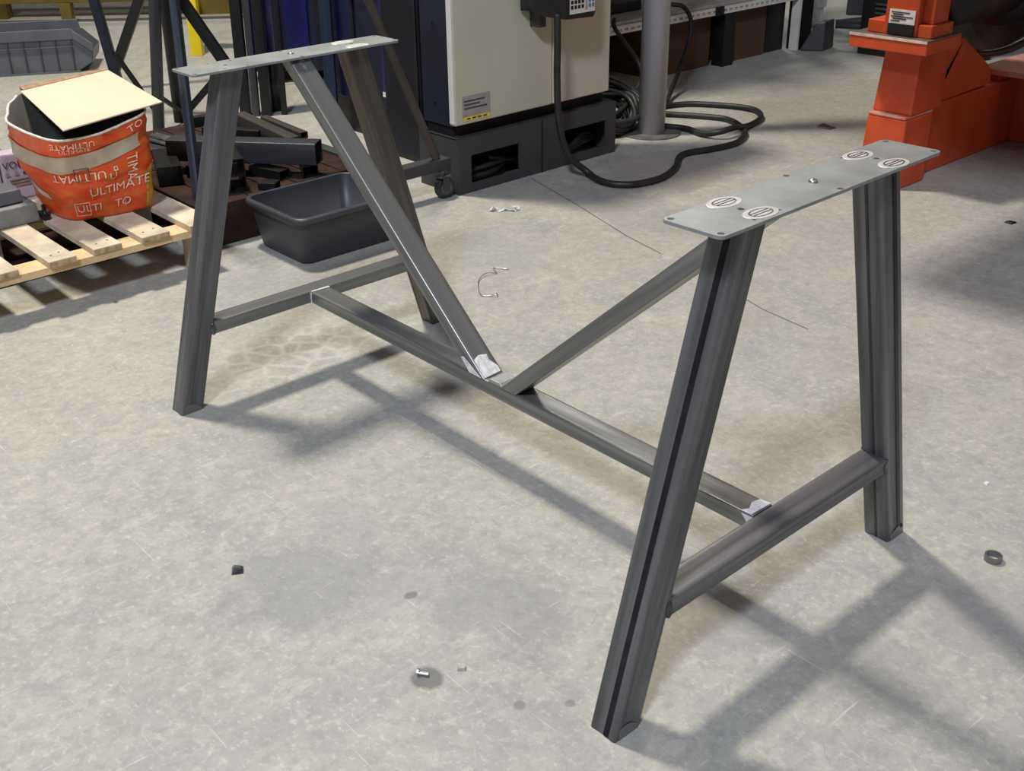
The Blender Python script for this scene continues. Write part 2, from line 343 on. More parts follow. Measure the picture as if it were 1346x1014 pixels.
# ------------------------------------------------------------------ table frame
H = .72; HX = .6412; L2 = .2526; PW = .0927; F, T, WX, WY = .3757, .1762, .0476, .0532
tf = thing('table_frame', 'bare welded steel trestle table frame standing on the concrete floor', 'table frame')
zt = H-.0045
hl = [(sx*.0375, sy*.2435) for sx in (-1, 1) for sy in (-1, 1)]+[(.041, 0), (-.041, 0), (0, .155), (0, -.155)]
sm = [(sx*.035, sy*v) for sx in (-1, 1) for sy in (-1, 1) for v in (.1245, .176)]
for s in (-1, 1):
    cx = s*HX
    tp = plate('top_plate', rrect(PW, 2*L2, .009), [circle(x, y, .0044) for x, y in hl]+[circle(x, y, .0027, 8) for x, y in sm], zt, H, 'plate', tf,
               Matrix.Translation((cx, 0, 0)) @ Matrix.Rotation(.0132 if s > 0 else .0059, 4, 'Z'))
    # plug welds ground flush around the leg tops: sanded oval, scribed ring and two bars
    for sx in (-1, 1):
        for sy in (-1, 1):
            x0 = cx+sx*.028; y0 = sy*.15; e = .0008
            if s > 0 or sy > 0:
                MB().hexa([(x0+x, y0+y, H+.0002) for x, y in circle(0, 0, .0175, 20, .029)], [(x0+x*.96, y0+y*.96, H+e) for x, y in circle(0, 0, .0175, 20, .029)]).build(
                    'ground_patch', 'plate_ground', tp, label='sanded oval patch around a plug weld')
            if s > 0:
                rg = MB()
                P_ = circle(0, 0, .0115, 24, .0205); Q_ = circle(0, 0, .0095, 24, .0182)
                rg.add([(x0+x, y0+y, H+e*1.3) for x, y in P_]+[(x0+x, y0+y, H+e*1.3) for x, y in Q_], [(i, (i+1) % 24, 24+(i+1) % 24, 24+i) for i in range(24)])
                for dx in (-.0026, .0026): rg.box((x0+dx-.0009, y0-.017, H+e), (x0+dx+.0009, y0+.017, H+e*1.5))
                rg.build('plug_weld', 'weld', tp, label='dark plug weld with a slot')
    bd = MB(); n = 12
    rings = [[(cx+r_*math.cos(2*math.pi*i/n), r_*math.sin(2*math.pi*i/n), H+z_) for i in range(n)] for r_, z_ in [(.0065, 0), (.006, .0025), (.0035, .0045)]]
    bd.add(sum(rings, []), [(j*n+i, j*n+(i+1) % n, (j+1)*n+(i+1) % n, (j+1)*n+i) for j in range(2) for i in range(n)]+[tuple(range(2*n, 3*n))])
    bd.build('weld_bead', 'silver', tp, smooth=True, label='small shiny bead of weld at the plate centre')
    for sy in (-1, 1):
        y0 = sy*(F-WY/2); y1 = sy*(T-WY/2); k = (y1-y0)/H
        A = V((cx, y0, 0)); B = V((cx, y1, H)); d = (B-A).normalized(); hh = WY*d.z
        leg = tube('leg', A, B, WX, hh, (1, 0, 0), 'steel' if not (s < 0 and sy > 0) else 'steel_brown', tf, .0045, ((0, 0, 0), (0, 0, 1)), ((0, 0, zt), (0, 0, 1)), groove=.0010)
        u_ = d.copy(); n_ = V((0, -1, 0))*1.0; n_ = (n_-u_*n_.dot(u_)).normalized()
        def strip(face, off, w, mat_, lab):  # dark strip painted along a leg face to imitate a reflection band
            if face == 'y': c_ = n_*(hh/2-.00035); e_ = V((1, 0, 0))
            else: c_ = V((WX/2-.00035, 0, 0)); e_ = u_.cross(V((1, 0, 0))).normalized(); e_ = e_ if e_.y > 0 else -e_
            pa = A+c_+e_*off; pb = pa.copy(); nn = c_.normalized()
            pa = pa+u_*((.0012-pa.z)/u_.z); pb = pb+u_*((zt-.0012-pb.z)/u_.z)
            MB().hexa([pa-e_*w/2, pa+e_*w/2, pb+e_*w/2, pb-e_*w/2], [pa-e_*w/2+nn*.0004, pa+e_*w/2+nn*.0004, pb+e_*w/2+nn*.0004, pb-e_*w/2+nn*.0004]).build('reflection_strip', mat_, leg, label=lab)
        if s > 0 and sy < 0: strip('y', .006, .009, 'millscale', 'painted dark reflection band along the tube')  # millscale is the dark colour painted in for the reflection
        if s > 0 and sy > 0: strip('x', .009, .009, 'millscale', 'painted dark reflection band along the tube'); strip('y', 0, .004, 'faint_reflection', 'painted faint reflection line along the tube')
        yi = y0-sy*(WY/2); xo = cx+WX/2
    hs, hst = .1928, .0286
    yi = lambda z: (F-WY)+(T-F)*z/H
    A = V((cx, -yi(hs-hst/2)-.0, hs-hst/2)); B = V((cx, yi(hs-hst/2), hs-hst/2)); kk = (F-T)/H
    tube('stretcher', A, B, WX+.001, hst, (1, 0, 0), 'steel_mid' if s < 0 else 'steel', tf, .004,
         (A, (0, 1, kk*-1)), (B, (0, 1, kk)), groove=.0007)
    for sy in (-1, 1):          # rounded corner welds where the stretcher meets the legs
        yw = sy*yi(hs-hst/2); w = MB(); n = 14
        c0 = [(cx+WX/2+.0004, yw+.0065*math.cos(2*math.pi*i/n), hs-hst/2-.001+.015*math.sin(2*math.pi*i/n)) for i in range(n)]
        c1 = [(cx+WX/2+.0022, yw+.0045*math.cos(2*math.pi*i/n), hs-hst/2-.001+.0125*math.sin(2*math.pi*i/n)) for i in range(n)]
        w.hexa(c0, c1).build('weld_seam', 'weld', tf, smooth=False, bevel=.0006)
        f = MB(); q = .0022
        f.add([(cx-WX/2, yw-sy*q*0, hs), (cx+WX/2, yw, hs), (cx+WX/2, yw-sy*.004, hs+.0002), (cx-WX/2, yw-sy*.004, hs+.0002), (cx-WX/2, yw-sy*.0006, hs+.004), (cx+WX/2, yw-sy*.0006, hs+.004)],
              [(0, 1, 2, 3), (3, 2, 5, 4), (0, 4, 5, 1), (0, 3, 4), (1, 5, 2)]); f.build('weld_seam', 'weld', tf)
xa, xb = -HX+WX/2, HX-WX/2-.001
tube('crossbar', (xa, 0, hs-hst/2), (xb, 0, hs-hst/2), .050, .0284, (0, 1, 0), 'steel_mid', tf, .004, groove=.0007)
def brace(p, q, sgn):      # p foot on crossbar top, q head under the top plate (upper edge of the bar)
    p = V(p); q = V(q); d = (q-p).normalized(); n = V((d.z, 0, -d.x)) if sgn > 0 else V((-d.z, 0, d.x))
    a = p-n*.0145*-1; b = q-n*.0145*-1
    tube('brace', a-d*.02, b+d*.05, .050, .029, (0, 1, 0), 'steel_mid', tf, .004, ((0, 0, hs), (0, 0, 1)), ((0, 0, zt), (0, 0, 1)), groove=.0007)
    return d, n
# upper faces measured on the photograph
dl, nl = brace((-.010, 0, hs), (-.594, 0, .702), -1)
dr, nr_ = brace((.035, 0, hs), (.600, 0, .706), 1)
def patch(nm, pts, n, th=.0007, mat='ground', lab='bright ground weld'):
    n = V(n).normalized(); return MB().hexa([V(p)+n*.0002 for p in pts], [V(p)+n*th for p in pts]).build(nm, mat, tf, label=lab)
# ground patches near the welds
up = V((-dl.z, 0, dl.x)); up = up if up.z > 0 else -up
foot = V((-.010, 0, hs))
def on_brace(s_, y): return foot+dl*s_+V((0, y, 0))
patch('ground_patch', [on_brace(.002, -.0225), on_brace(.004, .020), on_brace(.016, .021), on_brace(.034, .010), on_brace(.046, .012), on_brace(.050, -.006), on_brace(.044, -.0215), on_brace(.02, -.0225)], up)
sd = V((0, -.0256, 0))
patch('ground_patch', [foot+sd+V((-.008, 0, .001)), foot+sd+V((-.042, 0, .001)), foot+sd+V((-.066, 0, .026)), foot+sd+V((-.058, 0, .030)), foot+sd+V((-.040, 0, .020))], (0, -1, 0))
patch('ground_patch', [(xb-.004, -.024, hs), (xb-.002, .024, hs), (xb-.020, .022, hs), (xb-.024, .006, hs), (xb-.016, -.012, hs), (xb-.022, -.024, hs)], (0, 0, 1))
patch('ground_patch', [(xb+.001, -.0252, hs-.002), (xb-.020, -.0252, hs-.003), (xb-.010, -.0252, hs-.014), (xb+.001, -.0252, hs-.016)], (0, -1, 0))
patch('ground_patch', [(xa+.001, -.024, hs), (xa+.001, .024, hs), (xa+.008, .024, hs), (xa+.005, -.022, hs)], (0, 0, 1))
patch('ground_patch', [(xa+.001, -.0252, hs-.002), (xa+.007, -.0252, hs-.004), (xa+.006, -.0252, hs-.024), (xa+.001, -.0252, hs-.026)], (0, -1, 0))
MB().hexa([(.0, -.024, hs+.0001), (.045, -.024, hs+.0001), (.045, .024, hs+.0001), (.0, .024, hs+.0001)], [(.004, -.021, hs+.006), (.030, -.021, hs+.006), (.030, .021, hs+.006), (.004, .021, hs+.006)]).build('weld_seam', 'plate', tf, bevel=.001, label='filled weld between the two braces')
# ground crescents at the feet
for s, sy in ((1, -1), (-1, -1), (1, 1)):
    cx = s*HX+WX/2; ys_ = [sy*(F-.008), sy*(F-WY+.006)]
    n = 10; pts = [(cx+.0002, ys_[1]+(ys_[0]-ys_[1])*.1*0+(ys_[0]-ys_[1])*(i/n), .001+(.020 if sy < 0 else .022)*math.sin(math.pi*(.12+.62*i/n))) for i in range(n+1)]
    base_ = [(cx+.0002, ys_[0], .0008), (cx+.0002, ys_[1], .0008)]
    poly = pts+base_
    MB().hexa(poly, [(p[0]+.0006, p[1], p[2]) for p in poly]).build('ground_patch', 'steel_mid', tf, label='ground spot at the foot of the leg')
b_ = MB().cyl((HX+WX/2+.0006, F-.016, .020), (HX+WX/2+.0012, F-.016, .020), .004, 12).build('drain_hole', 'hole', tf)

# ------------------------------------------------------------------ robot controller cabinet
X = -1.39
cb = thing('control_cabinet', 'cream and navy electrical control cabinet on a grey plinth', 'cabinet', (-1.6, 1.43, 0))
y0, y1, zb = 1.053, 1.822, .192
fr = plate('plinth', [(y0, 0), (y1, 0), (y1, zb), (y0, zb)], [[(1.110, .032), (1.331, .032), (1.331, .129), (1.110, .129)], [(1.552, .036), (1.768, .036), (1.768, .131), (1.552, .131)]],
           -.006, 0, 'greybase', cb, Matrix.Translation((X, 0, 0)) @ Matrix(((0, 0, 1, 0), (1, 0, 0, 0), (0, 1, 0, 0), (0, 0, 0, 1))), bevel=.0012)
MB().box((-1.60, y0, 0), (X-.007, y0+.006, zb)).box((-1.60, y1-.006, 0), (X-.007, y1, zb)).box((-1.60, y0+.006, .004), (-1.59, y1-.006, zb)).box((-1.60, y0, zb-.004), (X-.008, y1, zb)).build('plinth_side', 'greybase', cb, bevel=.0008)
MB().box((X, 1.437, 0), (X+.0015, 1.443, zb-.001)).build('plinth_seam', 'dark', cb)
MB().box((-1.57, y0+.018, zb), (X-.045, y1-.03, .232)).build('recess', 'dark', cb)
MB().box((-1.575, y0+.004, .228), (X-.030, y1-.035, 1.35)).build('body', 'navy', cb, bevel=.006)
for z in (.30, .56): MB().cyl((X-.12, y0+.004, z), (X-.12, y0-.001, z), .006, 12).build('bolt', 'black', cb)
for a, c in ((y0-.008, 1.488), (1.492, 1.778)):
    MB().box((X-.028, a, .238), (X+.002, c, 1.33)).build('door', 'cream', cb, bevel=.005)
MB().box((X-.026, y0-.0095, .245), (X-.001, y0-.0078, 1.32)).build('door_edge', 'cream_edge', cb)
stk_ = MB().box((X+.0022, y0+.0225, .248), (X+.0028, 1.198, .332)).build('sticker', 'sticker', cb, label='grey printed rating sticker')
MB().box((X+.0029, y0+.024, .249), (X+.0033, 1.196, .263)).build('warning_strip', 'stickeryellow', stk_, label='yellow warning strip')
for z, w in ((.312, .09), (.300, .07), (.288, .1)):
    MB().box((X+.0029, y0+.03, z), (X+.0033, y0+.03+w, z+.005)).build('printed_line', 'greybase', stk_)
text_mesh('R-30iA', .02, lambda u, v: (X+.0030, y0+.025+u*1.1, .337+v), 'printed_text', 'sticker', cb) if False else None
for k in range(4):
    MB().box((X+.0034, y0+.04+k*.024, .2535), (X+.0037, y0+.056+k*.024, .2585)).build('printed_line', 'inkblack', stk_)
# cables seen through the plinth openings
cb1 = thing('cable', 'grey cables lying inside the left plinth opening', 'cable', (X-.07, 1.2, .03))
MB().sweep(catmull([(X-.10, 1.08, .045), (X-.05, 1.15, .060), (X-.045, 1.25, .066), (X-.10, 1.36, .055)]), .010).build('cable_run', 'cable', cb1, True)
MB().sweep(catmull([(X-.09, 1.08, .030), (X-.045, 1.16, .036), (X-.045, 1.24, .038), (X-.09, 1.34, .05)]), .010).build('cable_run', 'cable', cb1, True)
MB().sweep(catmull([(X-.05, 1.23, .088), (X-.05, 1.28, .076), (X-.06, 1.36, .060)]), .009).build('cable_run', 'cable', cb1, True)
cb2 = thing('cable', 'thin grey cables bunched inside the right plinth opening', 'cable', (X-.07, 1.66, .03))
for k, (za, zc) in enumerate(((.05, .085), (.044, .072), (.040, .060), (.036, .050))):
    MB().sweep(catmull([(X-.07-.01*k, 1.55, .045), (X-.05, 1.62, za), (X-.05, 1.69, zc), (X-.08, 1.79, .065-.006*k)]), .006).build('cable_run', 'cable', cb2, True)

# teach pendant hanging on the door
tp = thing('teach_pendant', 'black hand-held teach pendant with white keypad hanging on the cream door', 'controller', (-1.30, 1.43, .55))
P0 = -1.335
MB().hexa([(P0, 1.318, .60), (P0+.02, 1.33, .572), (P0+.045, 1.37, .560), (P0+.07, 1.43, .546), (P0+.07, 1.56, .540), (P0+.06, 1.582, .552), (P0-.03, 1.582, .552), (P0-.045, 1.33, .575)],
          [(P0, 1.318, .86), (P0+.02, 1.33, .87), (P0+.045, 1.37, .87), (P0+.07, 1.43, .87), (P0+.07, 1.56, .87), (P0+.06, 1.582, .86), (P0-.03, 1.582, .86), (P0-.045, 1.33, .86)]).build('housing', 'black', tp, bevel=.004)
kp_ = MB().box((P0+.0705, 1.447, .562), (P0+.072, 1.566, .78)).build('keypad', 'keypad', tp)
for r_ in range(8):
    for c_ in range(7):
        if c_ == 4: continue
        yk = 1.451+c_*.0165; zk = .578+r_*.0165
        MB().box((P0+.072, yk, zk), (P0+.0735, yk+.0105, zk+.011)).build('key', 'keyblue' if c_ > 4 else 'black', kp_)
MB().box((P0+.0722, 1.519, .572), (P0+.0732, 1.527, .70)).build('key_strip', 'sticker', kp_)
MB().box((P0-.0501, 1.38, .52), (P0-.004, 1.41, .60)).build('hanger', 'greybase', tp)
# pendant cable: hangs down, meets the floor and runs to the coil by the pipe column
pc = MB().sweep(catmull([(P0+.055, 1.405, .57), (P0+.062, 1.400, .46), (P0+.062, 1.399, .36), (P0+.065, 1.407, .21), (P0+.072, 1.445, .09), (-1.225, 1.505, .022), (-1.150, 1.485, .013), (-1.085, 1.490, .012), (-1.03, 1.545, .012), (-1.018, 1.66, .012),
    (-1.065, 1.79, .012), (-1.14, 1.90, .012), (-1.155, 1.97, .012), (-1.125, 2.08, .012), (-1.115, 2.20, .012), (-1.17, 2.33, .012), (-1.26, 2.42, .012), (-1.37, 2.47, .012), (-1.47, 2.44, .012), (-1.58, 2.38, .012), (-1.66, 2.33, .012)], 7), .012, 10).build('pendant_cable', 'cable', None, True)
tag(pc, 'thick black cable hanging from the teach pendant and running along the floor', 'cable')
# small ridge lines of the far cable loops
c2 = MB().sweep(catmull([(-1.62, 2.22, .013), (-1.50, 2.20, .013), (-1.39, 2.235, .013), (-1.285, 2.215, .014), (-1.22, 2.235, .030), (-1.205, 2.31, .036), (-1.235, 2.44, .014), (-1.28, 2.58, .013), (-1.37, 2.67, .013), (-1.47, 2.67, .013), (-1.56, 2.63, .013), (-1.65, 2.57, .013), (-1.70, 2.47, .013), (-1.68, 2.36, .034)], 6), .012, 10).build('loose_cable', 'cable', None, True)
tag(c2, 'black cable lying in a wide flat loop on the floor right of the pipe column', 'cable')
coil = thing('cable_coil', 'thick heap of coiled black cable leaning between the plinth and the pipe column', 'cable', (-1.62, 2.05, 0))
for k in range(20):
    a0 = .22*k; rx = .10+.014*(k % 4); rz = .075+.009*(k % 5); cxx = -1.60-.017*(k % 6); cyy = 1.99+.018*(k % 5); tl = .55+.05*(k % 3)
    pts = []
    for i in range(18):
        t = 2*math.pi*i/18
        yy = rx*math.cos(t); zz = rz*math.sin(t)
        pts.append((cxx-zz*.9+.01*math.sin(3*t+k), cyy+yy*1.05, .015+rz*.62+zz*.62+.012*math.sin(2*t+a0)+.010+.012*(k//4)))
    zmin = min(p[2] for p in pts); pts = [(p[0], p[1], p[2]-zmin+.012+.008*(k//3)) for p in pts]
    MB().sweep(catmull(pts, 2, True), .0105, 8, True).build('cable_turn', 'cable', coil, True)
hc = MB().sweep(catmull([(-2.04, 2.50, .335), (-1.99, 2.45, .31), (-1.93, 2.47, .24), (-1.89, 2.50, .17), (-1.84, 2.47, .11), (-1.78, 2.33, .05), (-1.72, 2.2, .02)], 6), .010, 8).build('hanging_cable', 'cable', None, True)
tag(hc, 'black cable hanging in front of the shelf beside the cream door edge', 'cable')
hc2 = MB().sweep(catmull([(-2.03, 2.86, .36), (-1.985, 2.90, .35), (-1.96, 2.93, .29), (-1.94, 2.90, .20), (-1.90, 2.80, .10), (-1.80, 2.62, .03), (-1.72, 2.5, .014)], 6), .010, 8).build('hanging_cable', 'cable', None, True)
tag(hc2, 'black cable drooping over the slotted shelf rail behind the pipe column', 'cable')
# pipe column
pcx, pcy = -1.475, 2.125
col = thing('pipe_column', 'round light grey steel pipe column with a disc foot', 'column', (pcx, pcy, 0))
MB().cyl((pcx, pcy, 0), (pcx, pcy, .006), .118, 40).build('flange', 'colbase', col, bevel=.001)
MB().cyl((pcx, pcy, .006), (pcx, pcy, 2.6), .0535, 40).build('pipe', 'column', col, True)

# ------------------------------------------------------------------ slotted shelf rack and boxes under it
sh = thing('storage_rack', 'low white slotted-angle shelf rack standing behind the pipe column', 'shelf', (-2.3, 3.2, 0))
XS = -2.06
outer = [(2.15, .262), (3.92, .262), (3.92, .298), (2.15, .298)]; holes = []
y = 2.17
while y < 3.90:
    holes.append([(y, .273), (y+.026, .273), (y+.026, .284), (y, .284)]); y += .042
plate('slotted_rail', outer, holes, -.0025, 0, 'white', sh, Matrix.Translation((XS, 0, 0)) @ Matrix(((0, 0, 1, 0), (1, 0, 0, 0), (0, 1, 0, 0), (0, 0, 0, 1))), bevel=0)
MB().box((XS-.035, 2.15, .2995), (XS, 3.92, .302)).box((XS-.006, 2.15, .262), (XS-.004, 3.92, .298)).build('rail_back', 'shelf', sh)
MB().box((-2.75, 2.15, .303), (XS-.004, 3.92, .315)).build('shelf_board', 'shelf', sh)
MB().box((-2.10, 3.93, 0), (-2.05, 3.945, 2.1)).build('upright', 'white', sh)
MB().box((-2.13, 3.95, 0), (-2.05, 4.05, 2.1)).build('upright', 'black', sh, label='black upright')
MB().box((-2.14, 3.33, 0), (-2.07, 3.41, .262)).build('upright', 'black', sh, label='short black support leg')
MB().box((-2.72, 2.16, 0), (-2.68, 2.20, 2.1)).box((-2.72, 3.9, 0), (-2.68, 3.94, 2.1)).box((-2.10, 2.13, 0), (-2.06, 2.149, 2.1)).build('rear_upright', 'white', sh)
MB().box((-2.75, 2.15, .85), (XS, 3.92, .88)).box((-2.75, 2.15, 1.4), (XS, 3.92, 1.43)).box((-2.75, 2.15, 1.95), (XS, 3.92, 1.98)).build('shade_shelf', 'shelf', sh)  # unseen upper shelves, added to shade the floor before the rack
MB().box((-2.77, 2.15, .33), (-2.755, 3.92, 2.1)).build('shade_panel', 'white', sh)  # unseen panel, added to block light from behind the rack
MB().box((XS+.002, 3.235, .262), (XS+.012, 3.29, .302)).cyl((XS+.012, 3.262, .284), (XS+.022, 3.262, .284), .014, 8).build('rail_bracket', 'black', sh)
tag(MB().box((-2.50, 2.45, .3155), (-2.22, 2.88, .36)).build('cable_tray', 'black', bevel=.005), 'flat black tray lying on the shelf left of the pipe column', 'tray')
k_ = thing('cable_coil', 'small black cable coil lying on the shelf next to the cream door edge', 'cable', (-2.1, 2.48, .32))
for k in range(5):
    pts = [(-2.14+.045*math.cos(t)+.004*k, 2.46+.09*math.sin(t), .326+.009*k) for t in [2*math.pi*i/16 for i in range(16)]]
    MB().sweep(pts, .009, 8, True).build('cable_turn', 'cable', k_, True)
def carton(lbl, a, c, mat, flap=True):
    t = thing('carton', lbl, 'box', ((a[0]+c[0])/2, (a[1]+c[1])/2, a[2]))
    MB().box(a, c).build('box_body', mat, t, bevel=.003)
    ym = (a[1]+c[1])/2
    MB().box((a[0], ym-.001, c[2]), (c[0], ym+.001, c[2]+.001)).build('flap_joint', 'dark', t)
carton('brown cardboard carton directly right of the pipe column under the shelf', (-2.60, 2.88, 0), (-2.14, 3.31, .250), 'brownboard')
carton('brown cardboard carton right of the short black leg under the shelf', (-2.50, 3.43, 0), (-2.12, 3.74, .250), 'brownboard')
carton('grey-brown board crate left of the pipe column under the shelf', (-2.85, 2.62, 0), (-2.42, 2.86, .24), 'pinkboard')
carton('near-black crate at the right end under the shelf', (-2.55, 3.76, 0), (-2.13, 3.915, .250), 'black')

# dark machine with pads behind the rack
dm = thing('dark_machine', 'dark grey machine housing with fan-shaped foot in the shadow behind the orange stand', 'machine', (-1.9, 4.2, 0))
MB().hexa([(-2.035, 3.93, 0), (-1.93, 4.00, 0), (-1.96, 4.14, 0), (-2.04, 4.07, 0)], [(-1.98, 3.98, .14), (-1.94, 4.01, .15), (-1.97, 4.14, .15), (-2.02, 4.10, .14)]).build('foot', 'greybase', dm, bevel=.008)
MB().box((-1.78, 4.08, .0), (-1.36, 4.9, 1.7)).build('base', 'black', dm, bevel=.004)
for k, z in enumerate((.10, .15)):
    MB().cyl((-1.95, 4.12, z-.04*k+.02), (-1.70, 4.27, z+.015), .018, 12).build('pipe', 'greybase', dm, True)
MB().hexa([(-1.91, 4.14, .17), (-1.66, 4.34, .17), (-1.8, 4.6, .17), (-2.05, 4.4, .17)], [(-1.87, 4.14, 1.8), (-1.66, 4.34, 1.8), (-1.8, 4.6, 1.8), (-2.05, 4.4, 1.8)]).build('housing', 'greybase', dm, bevel=.01)
MB().box((-1.64, 4.28, .161), (-1.36, 4.9, 1.8)).build('housing', 'black', dm)
for k in range(7): MB().box((-1.70, 4.070, .12+.022*k), (-1.50, 4.079, .13+.022*k)).build('fin', 'greybase', dm)
MB().cyl((-1.58, 4.02, .27), (-1.53, 4.079, .27), .05, 24).build('hose_end', 'greybase', dm, bevel=.003)
MB().sweep(catmull([(-1.50, 4.06, .34), (-1.51, 4.03, .29), (-1.50, 4.02, .24), (-1.46, 4.04, .22), (-1.42, 4.07, .24)]), .010).build('hose', 'silver', dm, True)
wb = tag(MB().box((-2.47, 4.60, .105), (-2.375, 4.68, .50)).box((-2.46, 4.61, 0), (-2.385, 4.67, .105)).build('white_panel', 'stickerwhite', bevel=.004), 'small white panel in the gap behind the black rack upright', 'panel')

# ------------------------------------------------------------------ orange positioner stand
om = thing('welding_positioner', 'orange painted welding positioner stand with a bolted flange and black motor', 'machine', (-.45, 2.5, 0))
MB().hexa([(-.548, 2.13, 0), (-.392, 2.13, 0), (-.392, 2.30, 0), (-.548, 2.30, 0)], [(-.535, 2.13, .236), (-.394, 2.13, .236), (-.394, 2.30, .236), (-.535, 2.30, .236)]).build('lower_column', 'orange', om, bevel=.006)
MB().box((-.534, 2.128, .2365), (-.396, 2.30, .246)).build('weld_seam', 'orange_worn', om, bevel=.003, label='scuffed pale weld seam')
MB().hexa([(-.532, 2.15, .2465), (-.392, 2.15, .2465), (-.392, 2.34, .2465), (-.532, 2.34, .2465)], [(-.512, 2.15, .462), (-.386, 2.15, .462), (-.386, 2.34, .462), (-.512, 2.34, .462)]).build('upper_column', 'orange', om, bevel=.005)
MB().box((-.588, 2.05, .463), (-.318, 2.26, .504)).build('flange', 'orange', om, bevel=.003)
MB().box((-.588, 2.05, .5045), (-.318, 2.26, .508)).build('flange_top', 'flange', om, bevel=.001)
MB().box((-.588, 2.047, .500), (-.318, 2.051, .508)).build('flange_edge', 'wornedge', om, label='pale worn paint along the flange edge')
MB().box((-.552, 2.09, .5085), (-.330, 2.22, .548)).build('bracket', 'orange', om, bevel=.003)
MB().box((-.492, 2.085, .5085), (-.378, 2.20, 1.15)).build('post', 'orange', om, bevel=.004)
lp_ = MB().box((-.476, 2.082, .545), (-.388, 2.0845, .588)).build('label_plate', 'stickerwhite', om, label='white printed data label')
MB().box((-.476, 2.079, .512), (-.388, 2.0845, .544)).build('label_plate', 'black', om, label='black plate under the data label')
for k in range(5): MB().box((-.470+.006*(k % 2), 2.0805, .552+.0065*k), (-.470+.03+.011*((k*7) % 5), 2.0818, .555+.0065*k)).build('printed_line', 'inkblack', lp_)
MB().hexa([(-.44, 2.345, .23), (-.425, 2.22, .237), (-.425, 2.744, .240), (-.70, 2.744, .240), (-.70, 2.345, .24)],
          [(-.44, 2.345, .232), (-.425, 2.22, .238), (-.425, 2.744, .241), (-.70, 2.744, .241), (-.70, 2.345, .241)]) if False else None
def prismx(poly, x0, x1): return MB().hexa([(x0, p[0], p[1]) for p in poly], [(x1, p[0], p[1]) for p in poly])
prismx([(2.30, .2475), (2.744, .256), (2.742, .290), (2.715, .325), (2.50, .452), (2.45, .458), (2.345, .458), (2.345, .2475)], -.54, -.425).build('gearbox_housing', 'orange', om, bevel=.006)
MB().box((-.54, 2.3005, 0), (-.43, 2.975, .2465)).build('base_beam', 'orange', om, bevel=.006)
MB().box((-.54, 2.98, 0), (1.6, 3.20, .262)).build('cross_beam', 'orange', om, bevel=.006)
MB().box((-.52, 2.83, .268), (1.6, 3.26, .290)).build('top_plate', 'orange_worn', om, bevel=.003, label='scuffed pinkish orange top plate')
MB().box((-.50, 2.85, .2465), (-.44, 2.97, .268)).box((.9, 2.99, .262), (1.0, 3.1, .268)).build('spacer', 'orange', om)
MB().box((-.60, 2.262, .460), (-.33, 2.46, .82)).build('motor_bracket', 'orange', om, bevel=.004) if False else None
MB().box((-.378, 2.11, .549), (-.340, 2.20, 1.0)).build('side_plate', 'orange', om, bevel=.002)
MB().cyl((-.42, 2.23, .62), (-.42, 2.66, .62), .115, 32).cyl((-.42, 2.66, .62), (-.42, 2.70, .62), .15, 32).build('motor', 'black', om, True, label='black motor')
for k in range(2): MB().cyl((-.50, 2.705+.03*k, .64), (-.50, 2.725+.03*k, .64), .27-.03*k, 48).build('turntable_disc', 'black', om, bevel=.003)
MB().cyl((-.50, 2.757, .64), (-.50, 2.775, .64), .17, 40).build('turntable_hub', 'red', om, bevel=.003, label='dark red hub disc')
MB().sweep([(-.50+.285*math.cos(t), 2.74, .64+.285*math.sin(t)) for t in [2*math.pi*i/40 for i in range(40)]], .013, 8, True).build('turntable_ring', 'greybase', om, True)
# unseen slab and arm, added above the camera's view to shade the floor
MB().box((-.62, 1.12, 1.28), (1.4, 1.80, 1.34)).build('shade_slab', 'orange', om, bevel=.004)
MB().box((-.54, 1.70, 1.341), (-.46, 2.78, 1.40)).box((-.54, 2.79, .6), (-.46, 2.86, 1.40)).build('shade_arm', 'orange', om, bevel=.004)
ft = thing('machine_foot', 'small black cone-shaped levelling foot on the floor behind the orange stand', 'foot', (-1.25, 4.36, 0))
MB().cyl((-1.25, 4.36, 0), (-1.25, 4.36, .012), .045, 20).cyl((-1.25, 4.36, .012), (-1.25, 4.36, .05), .035, 20, .012).cyl((-1.25, 4.36, .05), (-1.25, 4.36, .09), .012).build('foot_cone', 'black', ft)

# ------------------------------------------------------------------ cart beside the cabinet
ct = thing('wheeled_cart', 'dark grey steel cart frame on castors beside the control cabinet plinth', 'cart', (-1.6, .95, 0))
MB().box((-1.424, .80, .090), (-1.420, 1.043, .128)).box((-1.47, .80, .124), (-1.424, 1.043, .128)).build('channel', 'greybase', ct, bevel=.0008)
MB().box((-1.95, .80, .090), (-1.475, .84, .128)).build('side_rail', 'greybase', ct)
def castor(x, y):
    r = .036
    w = MB().cyl((x-.012, y, r), (x+.012, y, r), r, 28).build('castor_wheel', 'rubber', ct, bevel=.003)
    MB().cyl((x+.0122, y, r), (x+.0142, y, r), r*.62, 24).build('wheel_disc', 'bin', w)
    MB().cyl((x+.0143, y, r), (x+.020, y, r), .006, 10).build('axle', 'silver', w)
    MB().box((x-.018, y-.028, .0735), (x+.018, y+.022, .077)).box((x+.0205, y-.02, .03), (x+.023, y+.006, .0735)).box((x-.018, y-.02, .03), (x-.0155, y+.006, .0735)).cyl((x, y-.01, .077), (x, y-.01, .090), .010, 12).build('castor_fork', 'greybase', ct)
castor(-1.41, 1.005); castor(-1.90, .85); castor(-1.44, .83)
tube('strut', (-1.44, 1.00, .128), (-1.62, .69, 1.10), .028, .012, (0, 1, 0), 'steel_brown', ct, .002)
cc = thing('storage_cabinet', 'dark indigo sheet-metal cabinet behind the cart and left of the control cabinet', 'cabinet', (-1.88, 1.3, 0))
MB().box((-1.985, 1.195, .02), (-1.765, 1.50, 1.25)).build('body', 'indigo', cc, bevel=.004)
